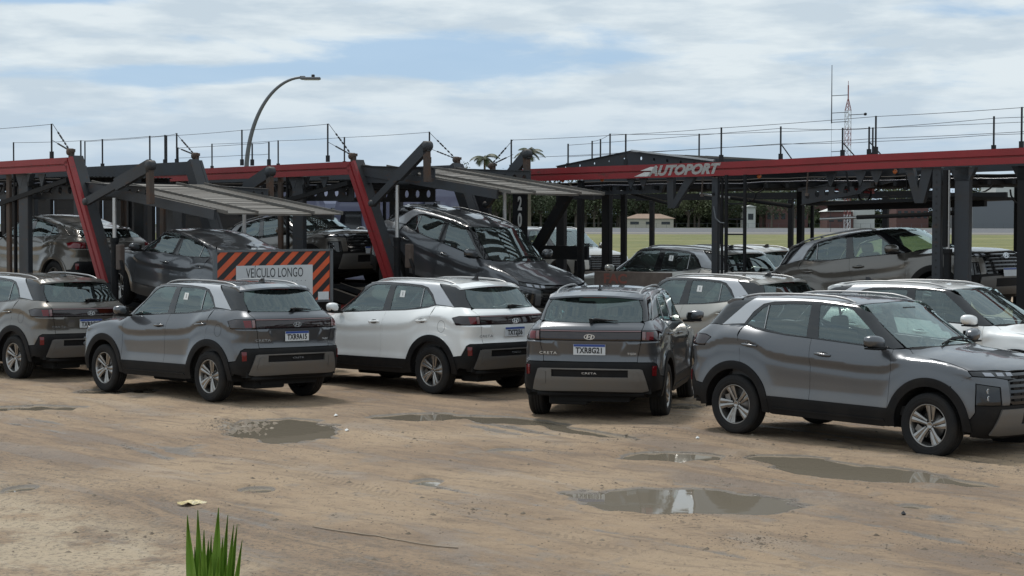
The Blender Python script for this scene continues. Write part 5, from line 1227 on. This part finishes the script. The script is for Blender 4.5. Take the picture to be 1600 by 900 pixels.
for k in range(8):
    m = MB(); z0 = k * 3.73; hs_ = 3.73 if k < 7 else 2.4; z1 = z0 + hs_; w0, w1 = (.75 if k < 7 else .75), (.75 if k < 7 else .1)
    for i in range(3):
        a, b = 2.094 * i + .4, 2.094 * (i + 1) + .4
        f = lambda ang, w, z: (w * math.cos(ang), w * math.sin(ang), z)
        m.bar(f(a, w0, z0), f(a, w1, z1), .12, .12); n_ = 3
        for j in range(n_):
            t0, t1 = j / n_, (j + 1) / n_; wa = w0 + (w1 - w0) * t0; wb = w0 + (w1 - w0) * t1
            m.bar(f(a, wa, z0 + hs_ * t0), f(b, wb, z0 + hs_ * t1), .06, .06); m.bar(f(a, wa, z0 + hs_ * t0), f(b, wa, z0 + hs_ * t0), .06, .06)
    m.build('mast_section', 'mast_red' if k % 2 else 'mast_white', ms)
m = MB(); m.tube([(0, 0, 28.4), (0, 0, 31.5)], .14, 6); m.tube([(0, 0, 31.5), (0, 0, 32.4)], .06, 5); m.build('top_tube', 'mast_red', ms)
m = MB(); m.bar((0, 0, 25.1), (3.6, 0, 25.3), .14, .14); m.lathe([(0, -.3), (.32, -.25), (.32, .25), (0, .3)], 10, c=(3.7, 0, 25.3)); m.build('side_arm', 'ink', ms)
ae = empty('whip_aerial', (mx_ - 3.55, my_, mz)); tag(ae, 'tall thin whip aerial held off the left side of the lattice mast', 'aerial')
m = MB(); m.tube([(0, 0, 23.3), (0, 0, 35.8)], [.13, .07], 6); m.tube([(0, 0, 6.0), (0, 0, 23.3)], .03, 5); m.tube([(0, 0, 0), (0, 0, 6.0)], .05, 5); m.build('aerial_rod', 'ink', ae)
for z in (23.5, 25.5, 29.2, 17.2): m = MB(); m.bar((0, 0, z), (3.5, 0, z + .2), .13, .13); m.build('stay', 'ink', ae)

# ------------------------------------------------------------------ buildings across the airfield
def at(px, d): return (px - 800) / 2899 * d
def building(name, px0, px1, d, h, dep, wallm, label, roof='flat', roofm='wall_white', wins=0, cat='building'):
    x0, x1 = at(px0, d), at(px1, d); z = gz((x0 + x1) / 2, d) - .3; rt = empty(name, ((x0 + x1) / 2, d + dep / 2, z)); w = x1 - x0; tag(rt, label, cat, 'buildings across the airfield')
    m = MB(); m.box((0, 0, h / 2), (w, dep, h)); m.build('wall', wallm, rt)
    if roof == 'gable':
        m = MB(); o = .5; r = h + w * .20 if w < 9 else h + 1.7
        m.prism([(-w / 2 - o, -dep / 2 - o, h - .05), (w / 2 + o, -dep / 2 - o, h - .05), (0, -dep / 2 - o, r)], (0, 0, 0), (0, dep + 2 * o, 0)); m.build('roof', roofm, rt)
    elif roof == 'hip':
        m = MB(); o = .6; r = h + 1.5; V = [(-w / 2 - o, -dep / 2 - o, h), (w / 2 + o, -dep / 2 - o, h), (w / 2 + o, dep / 2 + o, h), (-w / 2 - o, dep / 2 + o, h), (-w / 4, 0, r), (w / 4, 0, r)]
        m.add(V, [(0, 1, 5, 4), (1, 2, 5), (2, 3, 4, 5), (3, 0, 4), (3, 2, 1, 0)]); m.build('roof', roofm, rt)
    else:
        m = MB(); m.box((0, 0, h + .15), (w + .4, dep + .4, .3)); m.build('roof', roofm, rt)
    for i in range(wins):
        m = MB(); m.box((-w / 2 + w * (i + .5) / wins, -dep / 2 - .03, h * .55), (w / wins * .55, .08, h * .28)); m.build('window', 'window_dark', rt)
    return rt
building('bungalow', 979, 1052, 590, 3.2, 12, 'wall_cream', 'small cream house with a terracotta tile roof across the runway', 'hip', 'roof_tile', 3)
building('storage_shed', 1165, 1180, 600, 7, 14, 'wall_white', 'narrow white shed glimpsed left of the maroon building', 'gable', 'wall_white', 1)
building('terminal_block', 1196, 1262, 610, 7.5, 16, 'wall_maroon', 'low maroon building behind the trees right of the ladder', 'flat', 'wall_white', 6)
building('terminal_block', 1262, 1322, 640, 9.5, 16, 'wall_maroon', 'maroon building with a white roof edge left of the white warehouse', 'flat', 'wall_white', 3)
building('workshop', 1292, 1332, 596, 5.6, 14, 'wall_maroon', 'small workshop with a pale gabled roof', 'gable', 'wall_white', 3)
building('warehouse', 1333, 1366, 600, 8.2, 16, 'wall_white', 'plain white warehouse beside the lattice mast', 'flat', 'wall_white', 0)
building('office_block', 1400, 1450, 615, 8.6, 16, 'wall_maroon', 'long building with pale piers behind the nose-up car', 'flat', 'wall_white', 5)
building('hangar', 1519, 1587, 590, 9.6, 30, 'wall_grey', 'big plain grey hangar at the right', 'flat', 'wall_white', 0)
building('hangar_annex', 1555, 1640, 630, 14.5, 20, 'wall_white', 'tall white block rising behind the grey hangar', 'flat', 'wall_white', 0)
# low airfield fence
fe = empty('airfield_fence', (0, 582, gz(0, 582))); tag(fe, 'long thin grey fence along the far side of the runway', 'fence')
m = MB(); xs = np.arange(-150, 230, 3.2)
for x in xs: m.bar((x, 0, -.5), (x, 0, 1.4), .08, .08)
m.bar((-150, 0, 1.4), (230, 0, 1.4), .03, .04); m.build('fence_run', 'galvanised', fe)

# ------------------------------------------------------------------ trees
def leaf_cloud(m, blobs, n, size, r=rng):
    """leaf clumps: short broad blades spread through uneven blobs"""
    V = []; Fc = []
    for (c, rad) in blobs:
        k = int(n * (rad[0] * rad[2]) / sum(b[1][0] * b[1][2] for b in blobs))
        for _ in range(k):
            d = r.normal(size=3); d /= np.linalg.norm(d); q_ = r.random() ** .35; p = np.array(c) + d * np.array(rad) * q_ * (1 + .25 * r.normal())
            a = r.normal(size=3); a /= np.linalg.norm(a); b = np.cross(a, r.normal(size=3)); b /= np.linalg.norm(b); s = size * (.5 + r.random()); i = len(V)
            V += [p - a * s, p - b * s * .6, p + a * s, p + b * s * .6]; Fc.append((i, i + 1, i + 2, i + 3))
    m.add(V, Fc)
def tree_proto(h, wd, sd, leafm, open_=False):
    r = np.random.default_rng(sd); rt = empty('broadleaf_tree'); m = MB()
    th = h * (.42 if open_ else .30); m.tube([(0, 0, -.5), (.1, 0, th * .5), (r.normal() * .2, 0, th), (r.normal() * .5, .2, h * .75)], [.38, .30, .24, .08], 8)
    ends = []
    for k in range(6):
        a = 2 * math.pi * k / 6 + r.random(); e = (math.cos(a) * wd * .32, math.sin(a) * wd * .32, th + (h - th) * (.35 + .4 * r.random())); ends.append(e)
        m.tube([(0, 0, th * (.7 + .3 * r.random())), (e[0] * .5, e[1] * .5, (th + e[2]) / 2), e], [.16, .11, .04], 6)
    m.build('trunk', 'bark', rt); m = MB(); bl = []
    for e in ends + [(0, 0, h * .8), (wd * .1, 0, h * .88), (-wd * .15, .1, h * .72)]:
        rr = wd * (.14 + .10 * r.random()); bl.append((np.array(e) + r.normal(size=3) * .4, (rr * 1.25, rr * 1.25, rr * .85)))
        if not open_: bl.append((np.array(e) * np.array([1.15, 1.15, .75]) + r.normal(size=3) * .5, (rr, rr, rr * .9)))
    leaf_cloud(m, bl, 2300 if not open_ else 1500, .26 if not open_ else .24, r); m.build('crown', leafm, rt); return rt
protos = [tree_proto(13.5, 12, 11, 'leaf_dark'), tree_proto(12, 13, 12, 'leaf_dark'), tree_proto(11, 10, 13, 'leaf_olive'), tree_proto(12.5, 14, 14, 'leaf_olive', True)]
desc = ['dense dark green tree', 'broad dark green tree', 'olive green tree', 'open-crowned olive tree with bare limbs']
used = [False] * 4; k = 0
def place_tree(px, d, kind, sc, where):
    global k
    x = at(px, d); o = protos[kind] if not used[kind] else copy_tree(protos[kind]); used[kind] = True
    o.location = (x, d, gz(x, d) - .2); o.rotation_euler = (0, 0, rng.uniform(0, 6.28)); o.scale = (sc, sc, sc * rng.uniform(.9, 1.12)); tag(o, desc[kind] + ' ' + where, 'tree', 'trees across the airfield')
xs = list(np.arange(395, 1200, 25))
for i, px in enumerate(xs):
    for row in range(3):
        kd = int(rng.choice([0, 1, 2, 0, 1])) if px < 1080 else int(rng.choice([2, 3, 2, 1]))
        ord_ = 'in the %s tree row, %s' % (('front', 'middle', 'back')[row], 'behind the left carriers' if px < 560 else 'behind the middle carrier' if px < 790 else 'under the AUTOPORT beam' if px < 1000 else 'left of the ladder' if px < 1130 else 'right of the ladder')
        place_tree(px + rng.uniform(-9, 9) + row * 12, 612 + row * 22 + rng.uniform(-5, 5), kd, rng.uniform(1.05, 1.4), ord_)
for px, d, kd, sc, wh in ((1205, 585, 3, .95, 'left of the maroon building'), (1240, 580, 1, 1.15, 'in front of the maroon building'), (1268, 640, 0, 1.2, 'behind the maroon building'), (1385, 583, 3, 1.25, 'standing beside the white warehouse'), (1405, 640, 2, 1.3, 'behind the pale piers'), (1432, 650, 0, 1.25, 'behind the long building, left of the thick post'), (1462, 640, 1, 1.2, 'behind the thick grey post'), (1350, 660, 2, 1.25, 'rising behind the white warehouse'), (1320, 665, 0, 1.2, 'behind the small workshop'), (1495, 650, 2, 1.3, 'left of the grey hangar'), (1530, 665, 2, 1.35, 'rising behind the grey hangar'), (1590, 660, 0, 1.2, 'at the right edge behind the hangar'), (1180, 640, 1, 1.2, 'above the narrow white shed')):
    place_tree(px, d, kd, sc, wh)
bm_ = MB(); bl = []
for px in np.arange(380, 1600, 7): x = at(px, 640); bl.append(((x, 640 + rng.uniform(-4, 4), gz(x, 640) + 2.0 + rng.uniform(-.6, .8)), (3.2, 2.5, 3.4 + rng.uniform(-1, 1))))
leaf_cloud(bm_, bl, 30000, .85); o = bm_.build('undergrowth', 'leaf_dark'); o['kind'] = 'stuff'; o['label'] = 'dark undergrowth filling the space below the far tree crowns'; o['category'] = 'undergrowth'
def palm(loc, h, sd, label, lean=0., droop=1.):
    r = np.random.default_rng(sd); rt = empty('palm_tree', loc); tag(rt, label, 'palm', 'palms above the carriers'); m = MB()
    m.tube([(0, 0, 0), (lean * .3, 0, h * .5), (lean, 0, h)], [.22, .17, .13], 8); m.build('trunk', 'bark', rt); m = MB()
    for i in range(15):
        a = 2 * math.pi * i / 15 + r.normal() * .2; el_ = R(r.uniform(5, 80)); L = 2.1 * (.8 + .4 * r.random()); P = []
        for j in range(8):
            t = j / 7; q_ = el_ - t * R(95) * droop; P.append(np.array([0, 0, 0]) if j == 0 else P[-1] + np.array([math.cos(a) * math.cos(q_), math.sin(a) * math.cos(q_), math.sin(q_)]) * L / 7)
        P = [p + np.array([lean, 0, h]) for p in P]; m.tube(P, [.05] * 4 + [.03] * 4, 4); sdv = np.array([-math.sin(a), math.cos(a), 0])
        for j in range(22):
            t = .1 + .9 * j / 22; b = int(t * 7); b = min(b, 6); p = P[b] + (P[b + 1] - P[b]) * (t * 7 - b); l = .62 * math.sin(math.pi * min(1, t * .9 + .12)) + .08; d = (P[b + 1] - P[b]) / np.linalg.norm(P[b + 1] - P[b])
            for sg in (-1, 1):
                e = p + (sdv * sg * .8 + d * .6 + np.array([0, 0, -.55])) * l; w = d * .06; m.add([p - w, p + w, e], [(0, 1, 2)])
    m.build('fronds', 'palm_leaf', rt); return rt
palm((-3.56, 240, gz(0, 240)), 10.5, 21, 'palm tree left of the grey lift arm, standing clear against the sky')
palm((2.24, 240, gz(0, 240)), 11.1, 22, 'palm tree whose crown shows just above the right-hand lift arm')
sh = empty('sparse_tree', (at(722, 200), 200, gz(0, 200))); tag(sh, 'small sparse grey tree left of the palms', 'tree'); m = MB(); m.tube([(0, 0, 0), (0, 0, 7.0)], [.14, .08], 6)
for i in range(16): a = rng.uniform(0, 6.28); b = rng.uniform(.25, .6); m.tube([(0, 0, 6.0 + rng.random() * .8), (math.cos(a) * b * 1.4, math.sin(a) * b * 1.4, 7.6 + rng.random() * 1.1)], [.03, .012], 4)
m.build('branches', 'bark', sh); m = MB(); leaf_cloud(m, [((0, 0, 8.0), (.9, .9, .9))], 160, .09); m.build('crown', 'leaf_olive', sh)

# ------------------------------------------------------------------ foreground plant and litter
pl = empty('strap_leaf_plant', (-1.03, 6.1, 0)); tag(pl, 'upright plant with long pointed green blades at the bottom edge of the view', 'plant')
def blade(x, y, px, tipz, w, bend=0.):
    w *= 1.3; m = MB(); n = 12; L = []; b0 = np.array([.03 + x * .10, y * .4, .88]); tip = np.array([px, y * .6 + bend, tipz])
    for i in range(n + 1):
        t = i / n; p = b0 + (tip - b0) * t + np.array([x * .10 * math.sin(math.pi * t), 0, 0]); ww = w * (.8 + .35 * math.sin(math.pi * min(t * .8, 1))) * (1 - max(0, (t - .55) / .45) ** 1.7) + .0006
        L += [(p[0] - ww, p[1] - .004, p[2]), (p[0], p[1] + .006, p[2]), (p[0] + ww, p[1] - .004, p[2]), (p[0], p[1] + .008, p[2])]
    Fc = []
    for i in range(n):
        for j in range(4): Fc.append((i * 4 + j, i * 4 + (j + 1) % 4, i * 4 + 4 + (j + 1) % 4, i * 4 + 4 + j))
    m.add(L, Fc); o = m.build('leaf_blade', 'blade_green', pl); return o
K = 6.1 / 2899
for px, py, w, dy in ((291, 808, .012, .0), (306, 801, .010, .03), (318, 830, .009, -.02), (340, 796, .013, .0), (352, 810, .006, .06), (348, 842, .010, -.03), (363, 824, .0065, .02), (368, 824, .006, .03), (377, 847, .006, .0), (327, 842, .008, .03), (300, 860, .008, .05), (342, 872, .012, -.05), (330, 868, .012, -.04), (312, 866, .010, -.03), (322, 850, .012, .04), (355, 880, .010, -.06), (305, 880, .011, .06), (334, 855, .011, .05)):
    X_ = (px - 800) * K + 1.03; Z_ = 2.45 + (349 - py) * K
    w = max(w, .0075)
    blade((px - 335) * K * 1.0, dy, X_, Z_, w)
m = MB(); m.tube([(0, 0, -.02), (.01, 0, .5), (.03, 0, .92)], [.06, .05, .035], 8); m.build('stem', 'bark', pl)
tr_ = MB(); n = 14; V = []; Fc = []
for i in range(n + 1):
    t = i / n
    for j in range(7):
        v = j / 6 - .5; V.append((-.125 + .25 * t, v * .12 * (.55 + .5 * math.sin(t * 3.0)), .006 + .020 * math.sin(t * 3.14) * (1 - 4 * v * v) + .008 * math.sin(t * 17 + v * 9) + .012 * math.cos(t * 9) * v))
for i in range(n):
    for j in range(6): Fc.append((i * 7 + j, (i + 1) * 7 + j, (i + 1) * 7 + j + 1, i * 7 + j + 1))
Vb = [(a, b, 0.001) for a, b, c in V]; tr_.add(V, Fc); o = tr_.build('crumpled_wrapper', 'wrapper', recalc=False); o.location = (-2.77, 16.0, gz(-2.77, 16.0) + .004); o.rotation_euler = (0, 0, R(12)); tag(o, 'crumpled cream coloured wrapper lying on the sand above the green blades', 'litter')
m = MB(); P = [(-1.58 + 1.18 * t, 14.68 - .85 * t + .03 * math.sin(t * 7)) for t in np.linspace(0, 1, 12)]; m.tube([(a, b, gz(a, b) + .008) for a, b in P], .0055, 6); o = m.build('dry_stick', 'twig'); tag(o, 'long thin dry stick lying on the sand', 'stick')
for (x, y, s, lab) in ((2.09, 20.8, .032, 'scrap of white plastic on the sand between the two front right cars'), (-1.92, 21.55, .034, 'white scrap at the right rim of the puddle nearest the left SUVs'), (-2.2, 23.1, .034, 'pale scrap floating at the far rim of the puddle'), (3.3, 15.55, .035, 'small dark stone at the right')):
    m = MB(); V = []
    for i in range(7): a = 6.28 * i / 7; V.append((s * math.cos(a) * rng.uniform(.5, 1.2), s * math.sin(a) * rng.uniform(.4, 1.), rng.uniform(0, s * .5)))
    V.append((0, 0, s * .9)); m.add(V + [(0, 0, -.01)], [(i, (i + 1) % 7, 7) for i in range(7)] + [((i + 1) % 7, i, 8) for i in range(7)]); dark = 'stone' in lab
    o = m.build('stone' if dark else 'plastic_scrap', 'ink' if dark else 'sticker'); o.location = (x, y, max(gz(x, y), WATER) + .006); tag(o, lab, 'stone' if dark else 'litter')
# churned clods beside the left puddle
m = MB()
for _ in range(130):
    x = -3.30 + rng.normal() * .17; y = 22.2 + rng.normal() * .42; s = rng.uniform(.010, .036); z = max(gz(x, y), WATER); V = []
    for a_, b_, c_ in ((1, 0, 0), (.4, .9, 0), (-.6, .7, 0), (-1, -.2, 0), (-.3, -1, 0), (.7, -.7, 0)): V.append((x + s * a_ * rng.uniform(.7, 1.5), y + s * b_ * rng.uniform(.7, 1.4), z - .004))
    V += [(x + s * .3 * rng.normal(), y + s * .2, z + s * rng.uniform(.3, .8)), (x - s * .3, y - s * .3 * rng.random(), z + s * rng.uniform(.25, .7))]
    m.add(V, [(0, 1, 6), (1, 2, 6), (2, 7, 6), (2, 3, 7), (3, 4, 7), (4, 5, 7), (5, 6, 7), (5, 0, 6)])
MATS['clod'] = mat('clod', (.22, .17, .125), .85, noise=(2.5, .8, (.36, .32, .27))); o = m.build('mud_clods', 'clod', recalc=False); o['kind'] = 'stuff'; o['label'] = 'churned clods of grey mud at the left rim of a puddle'; o['category'] = 'mud clods'
# loose pebbles and clods scattered over the yard: beyond counting, one object
m = MB()
PC = [(rng.uniform(-6, 6), rng.uniform(13, 26), rng.uniform(.15, .7)) for _ in range(46)] + [(-3.3, 22.2, .28), (-3.15, 21.9, .22), (-3.4, 22.5, .2)] * 3
def scat(n):
    x = rng.uniform(-7, 7, n); y = rng.uniform(12.5, 27, n); k_ = rng.random(n) < .6; q_ = np.array(PC)[rng.integers(len(PC), size=n)]
    x = np.where(k_, q_[:, 0] + rng.normal(size=n) * q_[:, 2], x); y = np.where(k_, q_[:, 1] + rng.normal(size=n) * q_[:, 2], y); return x, y, ground_h(x, y)
px_, py_, pz_ = scat(12000)
for x, y, z in zip(px_, py_, pz_):
    s = rng.uniform(.003, .011) * (1 + (rng.random() > .96) * 1.7)
    if z < WATER + .004: continue
    V = [(x + s * a * rng.uniform(.6, 1.3), y + s * b * rng.uniform(.6, 1.3), z + s * .6 * c) for a, b, c in ((1, 0, 0), (0, 1, 0), (-1, 0, 0), (0, -1, 0), (0, 0, 1), (0, 0, -1))]
    m.add(V, [(0, 1, 4), (1, 2, 4), (2, 3, 4), (3, 0, 4), (1, 0, 5), (2, 1, 5), (3, 2, 5), (0, 3, 5)])
MATS['pebble'] = mat('pebble', (.14, .11, .08), .9, noise=(1.5, .8, (.30, .25, .19))); o = m.build('pebbles', 'pebble', recalc=False); o['kind'] = 'stuff'; o['label'] = 'small pebbles and clods scattered over the sand'; o['category'] = 'pebbles'
